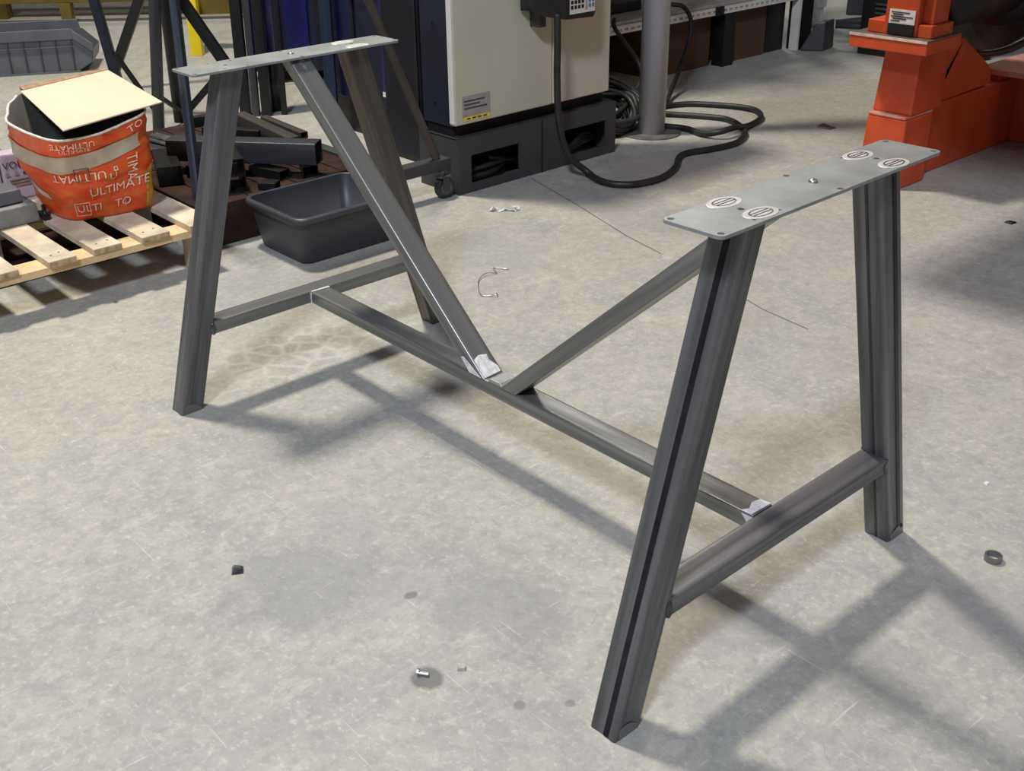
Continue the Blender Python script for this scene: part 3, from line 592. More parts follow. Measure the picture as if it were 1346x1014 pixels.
MB().box((-1.96, 1.2, 0), (-1.79, 1.49, .02)).build('plinth', 'black', cc)
MB().box((-1.782, 1.190, .03), (-1.774, 1.1945, 1.24)).build('door_edge', 'black', cc)
nb = thing('welding_unit', 'navy and blue boxy welding unit with side strap behind the far trestle leg', 'machine', (-2.25, 1.4, 0))
MB().box((-2.52, 1.28, .14), (-2.00, 1.75, 1.15)).build('body', 'navyblue', nb, bevel=.006)
MB().box((-2.50, 1.30, 0), (-2.02, 1.70, .139)).build('base', 'black', nb)
MB().box((-2.105, 1.273, .19), (-2.04, 1.2795, 1.12)).build('side_panel', 'blue', nb, bevel=.001, label='bright blue vertical panel')
MB().box((-2.105, 1.270, .188), (-2.05, 1.2725, .206)).build('maker_label', 'stickerwhite', nb, label='small white label')
MB().box((-2.30, 1.273, .15), (-2.28, 1.2795, 1.12)).build('panel_rib', 'indigo', nb)
MB().sweep(catmull([(-2.30, 1.262, .60), (-2.22, 1.225, .575), (-2.13, 1.225, .575), (-2.06, 1.262, .60)]), .010).build('handle', 'black', nb, True)
MB().box((-2.20, 1.25, .43), (-2.16, 1.262, .50)).build('latch', 'black', nb) if False else None
# blue ribbed container
bc = thing('blue_container', 'tall blue sheet-metal container with vertical ribs beyond the leaning tubes', 'container', (-3.3, 1.9, 0))
c0 = V((-3.50, 1.47, 0)); c1 = V((-2.98, 2.05, 0)); dx = (c1-c0).normalized(); dn = V((-dx.y, dx.x, 0))
MB().hexa([c0+V((0, 0, .055)), c1+V((0, 0, .055)), c1+dn*.5+V((0, 0, .055)), c0+dn*.5+V((0, 0, .055))], [c0+V((0, 0, 1.1)), c1+V((0, 0, 1.1)), c1+dn*.5+V((0, 0, 1.1)), c0+dn*.5+V((0, 0, 1.1))]).build('body', 'navyblue', bc, bevel=.004)
Ln = (c1-c0).length
for k, (t, w, m_) in enumerate([(.04, .05, 'blue'), (.12, .09, 'navyblue'), (.26, .12, 'blue'), (.44, .05, 'indigo'), (.58, .10, 'navyblue'), (.76, .06, 'blue'), (.90, .06, 'indigo')]):
    p = c0+dx*(t*Ln)-dn*.0005; q = p+dx*w*.9; zz = V((0, 0, .06)); z2 = V((0, 0, 1.09))
    MB().hexa([p+zz, q+zz, q-dn*.012+zz, p-dn*.012+zz], [p+z2, q+z2, q-dn*.012+z2, p-dn*.012+z2]).build('rib', m_, bc, bevel=.002)
for p in (c0+dx*.08+dn*.08, c1-dx*.08+dn*.08, c0+dx*.08+dn*.42, c1-dx*.08+dn*.42): MB().cyl(p, p+V((0, 0, .055)), .02).build('foot', 'black', bc)

# ------------------------------------------------------------------ leaning / standing tubes and trestles
def bar(lbl, A, B, w, h, mat, name='steel_tube', grp=None, wd=(1, 0, 0), cat='steel tube', r=.003, ext=0):
    A = V(A); B = V(B); o = tube(name, A, B, w, h, wd, mat, None, r, ((0, 0, A.z), (0, 0, 1)), None, loc=A)
    return tag(o, lbl, cat, grp)
tr = thing('steel_trestle', 'dark V-shaped steel trestle standing behind the tilted cardboard sheet', 'trestle', (-3.85, .93, 0))
tube('leg', (-3.835, .945, 0), (-3.936, .849, 1.1), .045, .04, (.65, .76, 0), 'navytube', tr, .004, ((0, 0, 0), (0, 0, 1)))
tube('leg', (-3.875, .900, 0), (-3.514, 1.344, 1.1), .045, .04, (.65, .76, 0), 'blacktube', tr, .004, ((0, 0, 0), (0, 0, 1)))
tube('brace', (-3.69, 1.08, .36), (-3.22, .95, .06), .02, .02, (0, 0, 1), 'blacktube', tr, .003) if False else None
tr2 = thing('steel_trestle', 'black round-legged trestle left of the blue-grey tube', 'trestle', (-2.97, .78, 0))
MB().cyl((-2.896, .688, 0), (-2.811, .787, 1.1), .024, 24).build('leg', 'greytube', tr2, True)
MB().cyl((-3.044, .860, 0), (-3.03, .876, 1.1), .026, 24).build('leg', 'blacktube', tr2, True)
tube('brace', (-2.896, .69, .10), (-2.976, .594, .331), .018, .018, (0, 0, 1), 'blacktube', tr2, .002)
tube('brace', (-2.9, .70, .17), (-3.03, .87, .04), .016, .016, (0, 0, 1), 'blacktube', tr2, .002)
bar('blue-grey square tube standing upright on the brown skid behind the near left trestle leg', (-1.613, .208, .1305), (-1.599, .224, 1.1), .024, .022, 'bluegrey', wd=(.85, .5, 0))
tr3 = thing('steel_trestle', 'black diagonal-braced trestle post behind the near end of the far plate', 'trestle', (-2.93, 1.12, 0))
tube('post', (-2.93, 1.118, 0), (-2.918, 1.133, 1.1), .046, .04, (.65, .76, 0), 'blacktube', tr3, .003)
tube('brace', (-2.955, 1.085, .19), (-3.301, .678, 1.13), .045, .04, (.65, .76, 0), 'blacktube', tr3, .003)
tube('brace', (-3.10, .895, .0), (-2.965, 1.06, .21), .030, .030, (0, 0, 1), 'blacktube', tr3, .003, ((0, 0, 0), (0, 0, 1)))
bar('slim grey square tube standing between two black tubes', (-2.900, 1.152, 0), (-2.885, 1.170, 1.1), .030, .04, 'greytube', wd=(.65, .76, 0))
bar('wide black square tube standing right of the slim grey one', (-2.868, 1.187, 0), (-2.858, 1.199, 1.1), .042, .04, 'blacktube', wd=(.65, .76, 0))
o = thing('painted_post', 'bright blue round post with black foot sleeve standing right of the black tubes', 'post', (-2.92, 1.265, 0))
MB().cyl((-2.926, 1.262, .25), (-2.905, 1.279, 1.1), .026, 24).build('post', 'blue', o, True)
MB().cyl((-2.92, 1.262, 0), (-2.926, 1.262, .25), .029, 24).build('foot_sleeve', 'black', o, True)
bar('thin black flat bar hanging down right of the bright blue tube', (-2.822, 1.246, .0), (-2.810, 1.260, 1.1), .026, .012, 'blacktube', wd=(.65, .76, 0))
bar('steel-blue square tube standing upright right behind the left brace', (-2.426, 1.240, 0), (-2.420, 1.248, 1.1), .045, .04, 'steelblue', wd=(.65, .76, 0))

# ------------------------------------------------------------------ yellow frame far left
yf = thing('yellow_frame', 'yellow painted steel work frame far behind the leaning tubes', 'frame', (-5.3, 1.5, 0))
def postbox(x, y, w, h, nm, m_, z0=0):
    d1 = V((.65, .76, 0)).normalized()*w/2; d2 = V((-.76, .65, 0)).normalized()*w/2; p = V((x, y, z0)); z = V((0, 0, h))
    return MB().hexa([p-d1-d2, p+d1-d2, p+d1+d2, p-d1+d2], [p-d1-d2+z, p+d1-d2+z, p+d1+d2+z, p-d1+d2+z]).build(nm, m_, yf, bevel=.002)
postbox(-4.37, 1.645, .062, .42, 'post', 'yellow'); postbox(-6.0, 1.58, .07, .13, 'post', 'olive'); postbox(-6.55, 1.35, .1, .16, 'post', 'olive')
tube('rail', (-6.55, .98, .165), (-4.85, 2.90, .165), .07, .075, (0, 0, 1), 'olive', yf, .004)
tube('rail', (-6.6, 1.36, .15), (-6.75, .65, .15), .08, .06, (0, 0, 1), 'olive', yf, .004)
MB().hexa([(-4.45, 1.70, .20), (-4.32, 1.86, .20), (-4.30, 1.90, .22), (-4.26, 1.93, .30), (-4.5, 1.80, .30), (-4.55, 1.70, .25)], [(-4.45, 1.70, .34), (-4.32, 1.86, .36), (-4.27, 1.90, .37), (-4.24, 1.93, .38), (-4.5, 1.80, .38), (-4.55, 1.70, .34)]).build('gusset', 'olive', yf, bevel=.003)
tb = tag(MB().hexa([(-6.60, 1.18, .205), (-5.05, 2.90, .205), (-5.55, 3.2, .205), (-7.1, 1.5, .205)], [(-6.60, 1.18, .225), (-5.05, 2.90, .225), (-5.55, 3.2, .225), (-7.1, 1.5, .225)]).build('pale_board', 'card'), 'pale board lying on top of the yellow frame rail', 'board')

# ------------------------------------------------------------------ ribbed storage bin far left
bn = thing('storage_bin', 'grey ribbed plastic picking bin with slanted open front at the far left', 'bin', (-4.6, .8, 0))
# long side runs away to the upper right; the picking mouth is at the right end
a0 = V((-4.66, .56, 0)); a1 = V((-4.42, .985, 0)); ax = (a1-a0).normalized(); an = V((-ax.y, ax.x, 0)); a0 = a1-ax*.85
def bp_(s, n_, z): return a1+ax*s+an*n_+V((0, 0, z))
def slab(pts, th, nm, mat='bin'):
    P_ = [V(p) for p in pts]; n = (P_[1]-P_[0]).cross(P_[2]-P_[0]).normalized()*th
    return MB().hexa(P_, [p+n for p in P_]).build(nm, mat, bn)
side = lambda n_: [bp_(-.85, n_, .008), bp_(0, n_, .008), bp_(.075, n_, .045), bp_(.085, n_, .10), bp_(.01, n_, .175), bp_(-.85, n_, .175)]
slab(side(0), -.004, 'side_panel'); slab(side(.30), .004, 'side_panel')
slab([bp_(-.85, 0, .004), bp_(0, 0, .004), bp_(0, .30, .004), bp_(-.85, .30, .004)], .004, 'bottom_panel')
slab([bp_(0, 0, .006), bp_(.075, 0, .045), bp_(.075, .30, .045), bp_(0, .30, .006)], .004, 'front_lip')
slab([bp_(.076, 0, .045), bp_(.086, 0, .10), bp_(.086, .30, .10), bp_(.076, .30, .045)], .004, 'front_panel', 'bin')
slab([bp_(-.85, 0, .008), bp_(-.85, .30, .008), bp_(-.85, .30, .175), bp_(-.85, 0, .175)], -.004, 'rear_panel')
# flared upper band
MB().hexa([bp_(-.85, -.001, .168), bp_(.0, -.001, .168), bp_(.0, -.012, .168), bp_(-.85, -.012, .168)], [bp_(-.85, .0, .222), bp_(-.01, .0, .222), bp_(-.01, -.016, .222), bp_(-.85, -.016, .222)]).build('rim_band', 'bin', bn, bevel=.002)
MB().hexa([bp_(.0, -.001, .168), bp_(.085, -.001, .100), bp_(.085, -.014, .100), bp_(.0, -.014, .168)], [bp_(-.01, -.001, .222), bp_(.092, -.001, .140), bp_(.092, -.014, .140), bp_(-.01, -.014, .222)]).build('rim_band', 'bin', bn, bevel=.002)
MB().hexa([bp_(-.85, .300, .168), bp_(.0, .300, .168), bp_(.0, .312, .168), bp_(-.85, .312, .168)], [bp_(-.85, .300, .222), bp_(-.01, .300, .222), bp_(-.01, .316, .222), bp_(-.85, .316, .222)]).build('rim_band', 'bin', bn, bevel=.002)
for k in range(11):
    s0 = -.02-.078*k
    MB().hexa([bp_(s0, -.0045, .01), bp_(s0+.008, -.0045, .01), bp_(s0+.008, -.012, .01), bp_(s0, -.012, .01)], [bp_(s0, -.0045, .167), bp_(s0+.008, -.0045, .167), bp_(s0+.008, -.012, .167), bp_(s0, -.012, .167)]).build('rib', 'tote', bn)
MB().hexa([bp_(-.85, -.0045, .130), bp_(.0, -.0045, .130), bp_(.0, -.010, .130), bp_(-.85, -.010, .130)], [bp_(-.85, -.0045, .136), bp_(.0, -.0045, .136), bp_(.0, -.010, .136), bp_(-.85, -.010, .136)]).build('rib', 'bin', bn)
MB().hexa([bp_(-.85, -.0045, .0), bp_(.01, -.0045, .0), bp_(.01, -.016, .0), bp_(-.85, -.016, .0)], [bp_(-.85, -.0045, .010), bp_(.01, -.0045, .010), bp_(.01, -.016, .010), bp_(-.85, -.016, .010)]).build('base_rim', 'bin', bn)

# ------------------------------------------------------------------ pallet
pl = thing('wooden_pallet', 'pale wooden pallet with gapped deck boards under the orange sack', 'pallet', (-1.9, -.3, 0))
XF = -1.372
ysb = [(-.612, -.545), (-.482, -.425), (-.349, -.275), (-.224, -.145), (-.089, -.007), (.052, .135)]
for k, (ya, yb) in enumerate([(-.875, -.80), (-.745, -.67)]+ysb):
    s = (k*37 % 5)*.003
    db = MB().hexa([(XF+s, ya, .127), (XF+s, yb, .127), (-2.57+s, yb, .127), (-2.57+s, ya, .127)], [(XF+s, ya, .144), (XF+s, yb, .144), (-2.57, yb, .144), (-2.57, ya, .144)]).build('deck_board', 'wood', pl, bevel=.001)
    MB().box((XF+s+.0001, ya+.001, .128), (XF+s+.0009, yb-.001, .1425)).build('end_grain', 'woodend', db, label='darker sawn end of a deck board')
for xa_, xb_ in ((-1.375, -1.455), (-1.76, -1.86), (-2.15, -2.25), (-2.48, -2.56)):
    MB().box((xb_, -.875, .106), (xa_, .13, .1265)).build('cross_board', 'lead', pl, bevel=.001)
for xx in (-1.455, -1.86, -2.56):
    for yy in (-.875, -.40, .065):
        if xx == -1.455 and yy == -.40: continue
        MB().box((xx, yy, 0 if xx == -1.455 else .0165), (xx+.07, yy+.065, .1055)).build('block', 'wood', pl, bevel=.001)
for xx in (-1.80, -1.98, -2.16, -2.34, -2.52):  # boards added in dark brown in place of the shade below the deck
    MB().box((xx, -.875, .0), (xx+.15, .125, .016)).build('shade_board', 'brown', pl, bevel=.001, label='bottom board coloured dark for the shade under the pallet')
for k, (x_, y_) in enumerate(((-1.41, -.325), (-1.42, -.30), (-1.41, -.2), (-1.42, -.165), (-1.41, -.065), (-1.42, -.03))):
    MB().cyl((x_, y_, .1441), (x_, y_, .1446), .003, 8).build('nail', 'weld', pl)

# sack of scrap: open-topped bag wrapped in orange printed film
sk = thing('orange_sack', 'open orange printed plastic sack bound with beige tape on the wooden pallet', 'sack', (-1.78, -.07, .144))
base = [(-1.640, -.165), (-1.72, -.185), (-1.80, -.185), (-1.90, -.13), (-1.92, -.02), (-1.88, .05), (-1.76, .07), (-1.66, .068), (-1.60, .050), (-1.600, -.03), (-1.612, -.10)]
top = [(-1.545, -.215), (-1.66, -.245), (-1.80, -.245), (-2.00, -.14), (-2.04, -.02), (-2.00, .08), (-1.84, .10), (-1.70, .09), (-1.590, .066), (-1.565, -.03), (-1.552, -.12)]
ztop = [.405, .412, .425, .44, .44, .43, .43, .435, .425, .405, .395]
NL = 34; K = len(base); sub = 5
def ring_at(t):
    bs = catmull([(a[0]*(1-t)+c[0]*t, a[1]*(1-t)+c[1]*t, .146*(1-t)+z*t) for a, c, z in zip(base, top, ztop)], sub, True); return bs
random.seed(3); vs = []; fs = []; rings = []
cxs, cys = -1.78, -.07
from mathutils import noise as mn
def wob(p, t):
    q = V((p.x-cxs, p.y-cys, 0)); a = mn.noise(V((p.x*9, p.y*9, p.z*14)))*.010+mn.noise(V((p.x*12, p.y*12, p.z*60)))*.0055*(.35+t)+mn.noise(V((p.x*30, p.y*30, p.z*36)))*.0045
    bulge = .012*math.sin(math.pi*t); edge = min(1, t*8)
    return V((p.x, p.y, p.z))+q.normalized()*(a*edge+bulge)
for i in range(NL+1):
    t = i/NL; rings.append([wob(p, t) for p in ring_at(t)])
n = len(rings[0])
for R_ in rings: vs += R_
for i in range(NL):
    for j in range(n): fs.append((i*n+j, i*n+(j+1) % n, (i+1)*n+(j+1) % n, (i+1)*n+j))
fs.append(tuple(reversed(range(n))))
MB().add(vs, fs).build('sack_body', 'bag', sk, True)
ins = [[V((p.x+(cxs-p.x)*sc_, p.y+(cys-p.y)*sc_*1.2, p.z)) for p in R_] for R_, sc_ in ((rings[-1], .035), (rings[15], .10))]
MB().add(rings[-1]+ins[0]+ins[1], [(j, (j+1) % n, n+(j+1) % n, n+j) for j in range(n)]+[(n+j, n+(j+1) % n, 2*n+(j+1) % n, 2*n+j) for j in range(n)]+[tuple(range(2*n, 3*n))]).build('sack_lining', 'bag_in', sk, True, label='dark inside of the sack')
MB().sweep([p+V((0, 0, .001)) for p in rings[-1][25:]+rings[-1][:4]][::1], .0035, 6).build('sack_edge', 'sackedge', sk, True, label='torn whitish rim of the sack')
MB().sweep([p+V((0, 0, .001)) for p in rings[-1][3:16]], .004, 6).build('sack_edge', 'sackedge', sk, True, label='torn whitish rim of the sack')
# surface map of the sack: parameter a = ring index (0..n), t = height
def surf(a, t, e=.0040):
    a = a % n; i0 = int(a); fr_ = a-i0; tt = max(0, min(.9999, t))*NL; k0 = int(tt); ft = tt-k0
    g = lambda i, k: rings[k][i % n]
    p = (g(i0, k0)*(1-fr_)+g(i0+1, k0)*fr_)*(1-ft)+(g(i0, k0+1)*(1-fr_)+g(i0+1, k0+1)*fr_)*ft
    q = V((p.x-cxs, p.y-cys, 0)).normalized(); return p+q*e
# tape band round the sack; front side runs from ring index n (= 0, the near corner) down to 40
def band(a0, a1, tl0, th0, tl1, th1, nm, mat, e=.0016, lab=None):
    N = 40; vs = []; fs = []
    for i in range(N+1):
        u = i/N; a = a0+(a1-a0)*u
        for j in range(4): vs.append(surf(a, (tl0+(tl1-tl0)*u)*(1-j/3)+(th0+(th1-th0)*u)*j/3, e))
    for i in range(N):
        for j in range(3): fs.append((i*4+j, i*4+j+1, i*4+5+j, i*4+4+j))
    MB().add(vs, fs).build(nm, mat, sk, True, label=lab)
band(n+11, n, .66, .82, .60, .80, 'tape', 'tape', .0032, lab='beige packing tape'); band(n, n-13, .60, .80, .72, .86, 'tape', 'tape', .0032, lab='beige packing tape')
band(n-8, n-13.5, .02, .55, .02, .5, 'yellow_print', 'yellowfade', .0012, 'yellow printed area') if False else None
band(n+8, n+4, .30, .40, .22, .30, 'tape', 'sackedge', lab='pale scuffed strip')
band(n-13.6, n-15.4, .03, .42, .03, .5, 'yellow_print', 'yellowfade', .0012, 'faded yellow printed area')
# arc length along the front (per ring step) to place letters
def fmap(a_start, t0, sc=1., rot=0., flip=False):
    st = (rings[15][n-1]-rings[15][n-14]).length/13; Hh = .29
    def f(u, v):
        x = u*math.cos(rot)-v*math.sin(rot); y = u*math.sin(rot)+v*math.cos(rot)
        return surf(a_start-x/st, t0+y/Hh)
    return f
text_mesh('ULTIMATE', .040, fmap(n-3.8, .30), 'printed_text', 'ink', sk)
text_mesh('ULTI    TO', .038, fmap(n-1.2, .11), 'printed_text', 'ink', sk)
text_mesh('ULTIMAT', .038, fmap(n-7, .585, rot=math.pi), 'printed_text', 'ink', sk)
text_mesh('U', .034, fmap(n-7.4, .46), 'printed_text', 'ink', sk)
text_mesh('TIMA', .038, fmap(n-10.6, .68, rot=-math.pi/2), 'printed_text', 'ink', sk)
text_mesh('ULTIMATE', .026, fmap(n-6, .955, rot=math.pi), 'printed_text', 'ink', sk)
text_mesh('ULTIMATE', .018, fmap(n-.5, .845), 'printed_text', 'ink', sk)
text_mesh('TO', .03, fmap(n-11.6, .885, rot=.25), 'printed_text', 'ink', sk)
def box_print(a, t, w, h, th=.0022, mat='ink', lab='printed frame line'):
    st = (rings[15][n-1]-rings[15][n-14]).length/13; Hh = .29; b = MB()
    for (u0, v0, u1, v1) in ((0, 0, w, th), (0, h-th, w, h), (0, 0, th, h), (w-th, 0, w, h)):
        m_ = 6; vs = []
        for i in range(m_+1):
            for q in (0, 1):
                uu_ = u0+(u1-u0)*i/m_; vv = (v0, v1)[q]; vs.append(surf(a-uu_/st, t+vv/Hh, .0044))
        b.add(vs, [(2*i, 2*i+1, 2*i+3, 2*i+2) for i in range(m_)])
    b.build('printed_frame', mat, sk, label=lab)
box_print(n-2.1, .50, .040, .045, mat='inkblack', lab='black printed frame'); box_print(n-4.1, .27, .002, .05, .002); box_print(n-10.0, .09, .002, .045, .002)
box_print(n-1.0, .06, .045, .05, .002); box_print(n-8.3, .55, .012, .014, .003)
# cardboard sheet tilted on the sack
cs = MB(); cz = [(-1.51, -.195, .432), (-2.01, -.120, .447), (-2.085, .190, .452), (-1.585, .128, .442)]
cs.hexa([V(p) for p in cz], [V(p)+V((0, 0, .004)) for p in cz])
cso = thing('cardboard_sheet', 'flat pale cardboard sheet lying across the open mouth of the orange sack', 'cardboard', (-1.8, 0, .44))
cs.build('sheet', 'card', cso, bevel=.0008)
MB().hexa([V(cz[2])+V((.0, .0, -.001)), V(cz[1])+V((0, .01, -.001)), V(cz[1])+V((-.03, .01, -.004)), V(cz[2])+V((-.02, 0, -.004))], [V(cz[2])+V((.0, .0, .006)), V(cz[1])+V((0, .01, .006)), V(cz[1])+V((-.035, .01, .010)), V(cz[2])+V((-.02, 0, .008))]).build('folded_edge', 'card_edge', cso, label='brown folded far edge')

# lilac packet and grey blocks left of the sack
pk = thing('paper_packet', 'lilac printed cardboard packet standing left of the orange sack', 'packet', (-1.98, -.2, .144))
for ya, yb in ((-.40, -.245), (-.240, -.150)):
    MB().hexa([(-1.955, ya, .1445), (-1.955, yb, .1445), (-2.02, yb, .1445), (-2.02, ya, .1445)], [(-1.95, ya, .29), (-1.95, yb, .285), (-2.01, yb, .285), (-2.01, ya, .29)]).build('packet_body', 'lilac', pk, bevel=.006)
text_mesh('VOL', .034, lambda u, v: (-1.9465, -.238+u*.9, .244+v*.9), 'printed_text', 'inkblack', pk)
for k in range(3): MB().hexa([(-1.9485, -.235+.026*k, .222), (-1.9485, -.219+.026*k, .222), (-1.9485, -.227+.026*k, .238)], [(-1.9475, -.235+.026*k, .222), (-1.9475, -.219+.026*k, .222), (-1.9475, -.227+.026*k, .238)]).build('warning_mark', 'inkblack' if k == 2 else 'sticker', pk)
for k in range(3): MB().box((-1.9495, -.225, .190+.009*k), (-1.9472, -.165, .193+.009*k)).build('printed_line', 'sticker', pk)
tag(MB().box((-2.35, -.42, .1445), (-2.32, -.12, .30)).build('brown_board', 'card_edge', bevel=.002), 'dark brown board standing on edge behind the lilac packet', 'board')
gb = tag(MB().hexa([(-1.71, -.42, .1445), (-1.71, -.235, .1445), (-1.82, -.235, .1445), (-1.82, -.42, .1445)], [(-1.71, -.42, .197), (-1.71, -.238, .200), (-1.81, -.240, .202), (-1.81, -.42, .197)]).build('grey_block', 'blade', bevel=.004), 'rough light grey block lying on the pallet left of the orange sack', 'block')
gb2 = tag(MB().hexa([(-1.735, -.42, .202), (-1.735, -.262, .203), (-1.82, -.262, .203), (-1.82, -.42, .202)], [(-1.74, -.42, .238), (-1.74, -.265, .240), (-1.83, -.265, .242), (-1.83, -.42, .238)]).build('grey_block', 'bin', bevel=.003), 'smooth dark grey block stacked on the rough light grey one', 'block')
cl = thing('clamp', 'small black clamp lying between the grey blocks and the orange sack', 'clamp', (-1.72, -.215, .1445))
MB().box((-1.76, -.228, .1445), (-1.70, -.210, .160)).build('jaw', 'black', cl, bevel=.002); MB().cyl((-1.70, -.222, .162), (-1.76, -.205, .170), .006).build('handle', 'black', cl, True)

# ------------------------------------------------------------------ brown skid with offcuts
sd_ = thing('brown_skid', 'dark reddish-brown wooden skid carrying steel offcuts behind the grey tote', 'skid', (-2.0, .6, 0))
MB().box((-1.545, .165, 0), (-1.520, .785, .112)).build('side_board', 'brown', sd_, bevel=.002)
MB().box((-2.50, .165, 0), (-2.475, .785, .112)).build('side_board', 'brown', sd_, bevel=.002)
MB().box((-2.47, .165, 0), (-1.55, .19, .112)).build('side_board', 'brown', sd_, bevel=.002)
for k in range(7):
    MB().box((-2.50, .165+.0888*k, .1125), (-1.520, .165+.0888*k+.083, .130)).build('deck_board', 'brown', sd_, bevel=.001)
Z0 = .1305
def piece(lbl, A, B, w, h, mat, wall=.003, nm='tube_offcut', wd=(0, 0, 1), r=.003):
    A = V(A); return tag(tube(nm, A, B, w, h, wd, mat, None, r, wall=wall, loc=A), lbl, 'steel offcut')
def P(x, y, z): return (x, y, z)
# the 2 x 2 stack of short square tubes, mouths towards the camera
dd = V((.85, -.30, 0)).normalized(); sxd = V((-dd.y, dd.x, 0))
for i in range(2):
    for j in range(2):
        e = V((-1.60, .285, 0))+sxd*(.052*i)+V((0, 0, Z0+.026+.0525*j))
        piece('short black square tube, %s %s of the four stacked beside the near left leg' % (('lower', 'upper')[j], ('left', 'right')[i]), e-dd*.14, e, .052, .0515, 'blacktube', .0025)
# block with drilled holes
blk = thing('drilled_bracket', 'black box-section bracket with drilled holes right beside the orange sack', 'steel offcut', (-1.86, .23, Z0))
tube('box_section', (-2.02, .305, Z0+.03), (-1.80, .215, Z0+.03), .06, .075, (0, 0, 1), 'blacktube', blk, .003, wall=.003)
for k in range(3):
    p = V((-1.98+.06*k, .287-.026*k, 0)); s_ = V((-.375, -.927, 0)); q = p+s_*.0378
    MB().cyl(q+V((0, 0, Z0+.03)), q+s_*.001+V((0, 0, Z0+.03)), .006, 12).build('bore', 'greytube', blk)
tag(MB().hexa([(-2.12, .20, Z0+.0), (-1.99, .16, Z0), (-1.90, .50, Z0), (-2.10, .50, Z0)], [(-2.12, .20, Z0+.02), (-1.99, .175, Z0+.022), (-1.90, .50, Z0+.022), (-2.10, .50, Z0+.02)]).build('scrap_plate', 'greytube', bevel=.002) if False else MB().box((-2.30, .32, Z0), (-2.06, .56, Z0+.012)).build('scrap_plate', 'greytube', bevel=.002), 'thick dark plate lying under the silver rods', 'steel offcut')
# big square tube with open mouth
q1 = V((-1.545, .585, .212)); dq = V((.62, .60, -.02)).normalized()
for k, (lb, off) in enumerate((('rusty support tube under the large open square tube', 0),)):
    piece('low flat tube lying crosswise under the large open-ended square tube', (-1.90, .50, Z0+.0202), (-1.82, .30, Z0+.0202), .040, .05, 'blacktube', .002)
    piece('short dark flat bar lying beneath the mouth of the large square tube', (-1.80, .70, Z0+.0202), (-1.55, .575, Z0+.0202), .040, .05, 'blacktube', .002)
piece('large dark square tube with its open mouth facing the camera', (-1.95, .30, .2065), (-1.555, .615, .2065), .070, .068, 'greytube', .0022)
piece('grey flat bar lying slanted on the pile behind the large square tube', (-2.32, .76, Z0+.025), (-1.86, .71, Z0+.025), .05, .045, 'steel_brown', .003)
piece('long black bar lying along the back of the offcut pile', (-2.44, .60, Z0+.02), (-2.38, .78, Z0+.02), .04, .03, 'blacktube', .003)
piece('thin brownish square bar lying at the back right of the pile', (-2.30, .85, Z0+.0125), (-1.98, .825, Z0+.0125), .025, .03, 'steel_brown', .002)
piece('short black box tube behind the near left leg', (-2.30, .60, Z0+.016), (-2.10, .72, Z0+.016), .032, .04, 'blacktube', .003)
def chan(lbl, A, B, w, h):     # small U channel
    A = V(A); B = V(B); d = (B-A).normalized(); s_ = V((-d.y, d.x, 0)); z = V((0, 0, 1)); b = MB(); t = .004
    for (u0, v0, u1, v1) in ((-w/2, h-t, w/2, h), (-w/2, 0, -w/2+t, h-t), (w/2-t, 0, w/2, h-t)):
        b.hexa([A+s_*u0+z*v0, A+s_*u1+z*v0, A+s_*u1+z*v1, A+s_*u0+z*v1], [B+s_*u0+z*v0, B+s_*u1+z*v0, B+s_*u1+z*v1, B+s_*u0+z*v1])
    return tag(b.build('steel_channel', 'blacktube', bevel=.0008), lbl, 'steel offcut')
chan('short black channel lying right of the four stacked tubes', (-1.73, .475, Z0+.0005), (-1.60, .51, Z0+.0005), .050, .030)
chan('black channel piece nearest the rim of the grey tote', (-1.575, .405, Z0+.0005), (-1.53, .44, Z0+.0005), .045, .022)
tag(MB().hexa([(-1.54, .52, Z0), (-1.522, .50, Z0), (-1.522, .70, Z0), (-1.54, .72, Z0)], [(-1.54, .52, Z0+.006), (-1.522, .50, Z0+.008), (-1.522, .70, Z0+.008), (-1.54, .72, Z0+.006)]).build('scrap_plate', 'brown'), 'thin brown scrap plate at the front edge of the skid', 'steel offcut')
tag(MB().box((-2.16, .60, Z0), (-1.93, .84, Z0+.003)).build('pale_sheet', 'shelf'), 'pale flat sheet lying between the offcuts', 'sheet') if False else None
sr = []
for k, (dy, dz) in enumerate(((0, 0), (.017, 0), (.034, 0), (.0085, .0145), (.0255, .0145))):
    o = MB().cyl((-2.30, .385+dy, .1505+dz), (-2.08, .425+dy, .1505+dz), .0078, 12).build('steel_rod', 'silver', None, True)
    tag(o, 'bright silver round rod in the small bundle behind the orange sack', 'steel rod', 'silver rods bundled on the dark plate')
tag(MB().cyl((-2.17, .325, .1505), (-1.98, .420, .1505), .0078, 12).build('steel_rod', 'silver', None, True), 'single silver rod sticking out to the left of the bundle', 'steel rod')

# ------------------------------------------------------------------ grey tote
tt = thing('plastic_tote', 'dark grey open plastic tote with rounded rim on the floor behind the left trestle', 'tote', (-1.32, .47, 0))
def rr3(x0, x1, y0, y1, r, z): return [((x0+x1)/2+x, (y0+y1)/2+y, z) for x, y in rrect(x1-x0, y1-y0, r, 6)]
outs = [rr3(-1.448, -1.200, .316, .640, .03, 0), rr3(-1.452, -1.196, .312, .644, .032, .008), rr3(-1.482, -1.204+.012, .318, .668, .034, .128)]
outs[2] = rr3(-1.478, -1.176, .296, .664, .036, .128)
inn = [rr3(-1.474, -1.180, .300, .660, .033, .148), rr3(-1.448, -1.200, .318, .640, .028, .006)]
k = len(outs[0]); vs = sum(outs, []); fs = [tuple(reversed(range(k)))]
for j in range(2): fs += [(j*k+i, j*k+(i+1) % k, (j+1)*k+(i+1) % k, (j+1)*k+i) for i in range(k)]
MB().add(vs, fs).build('tub', 'tote', tt, True)
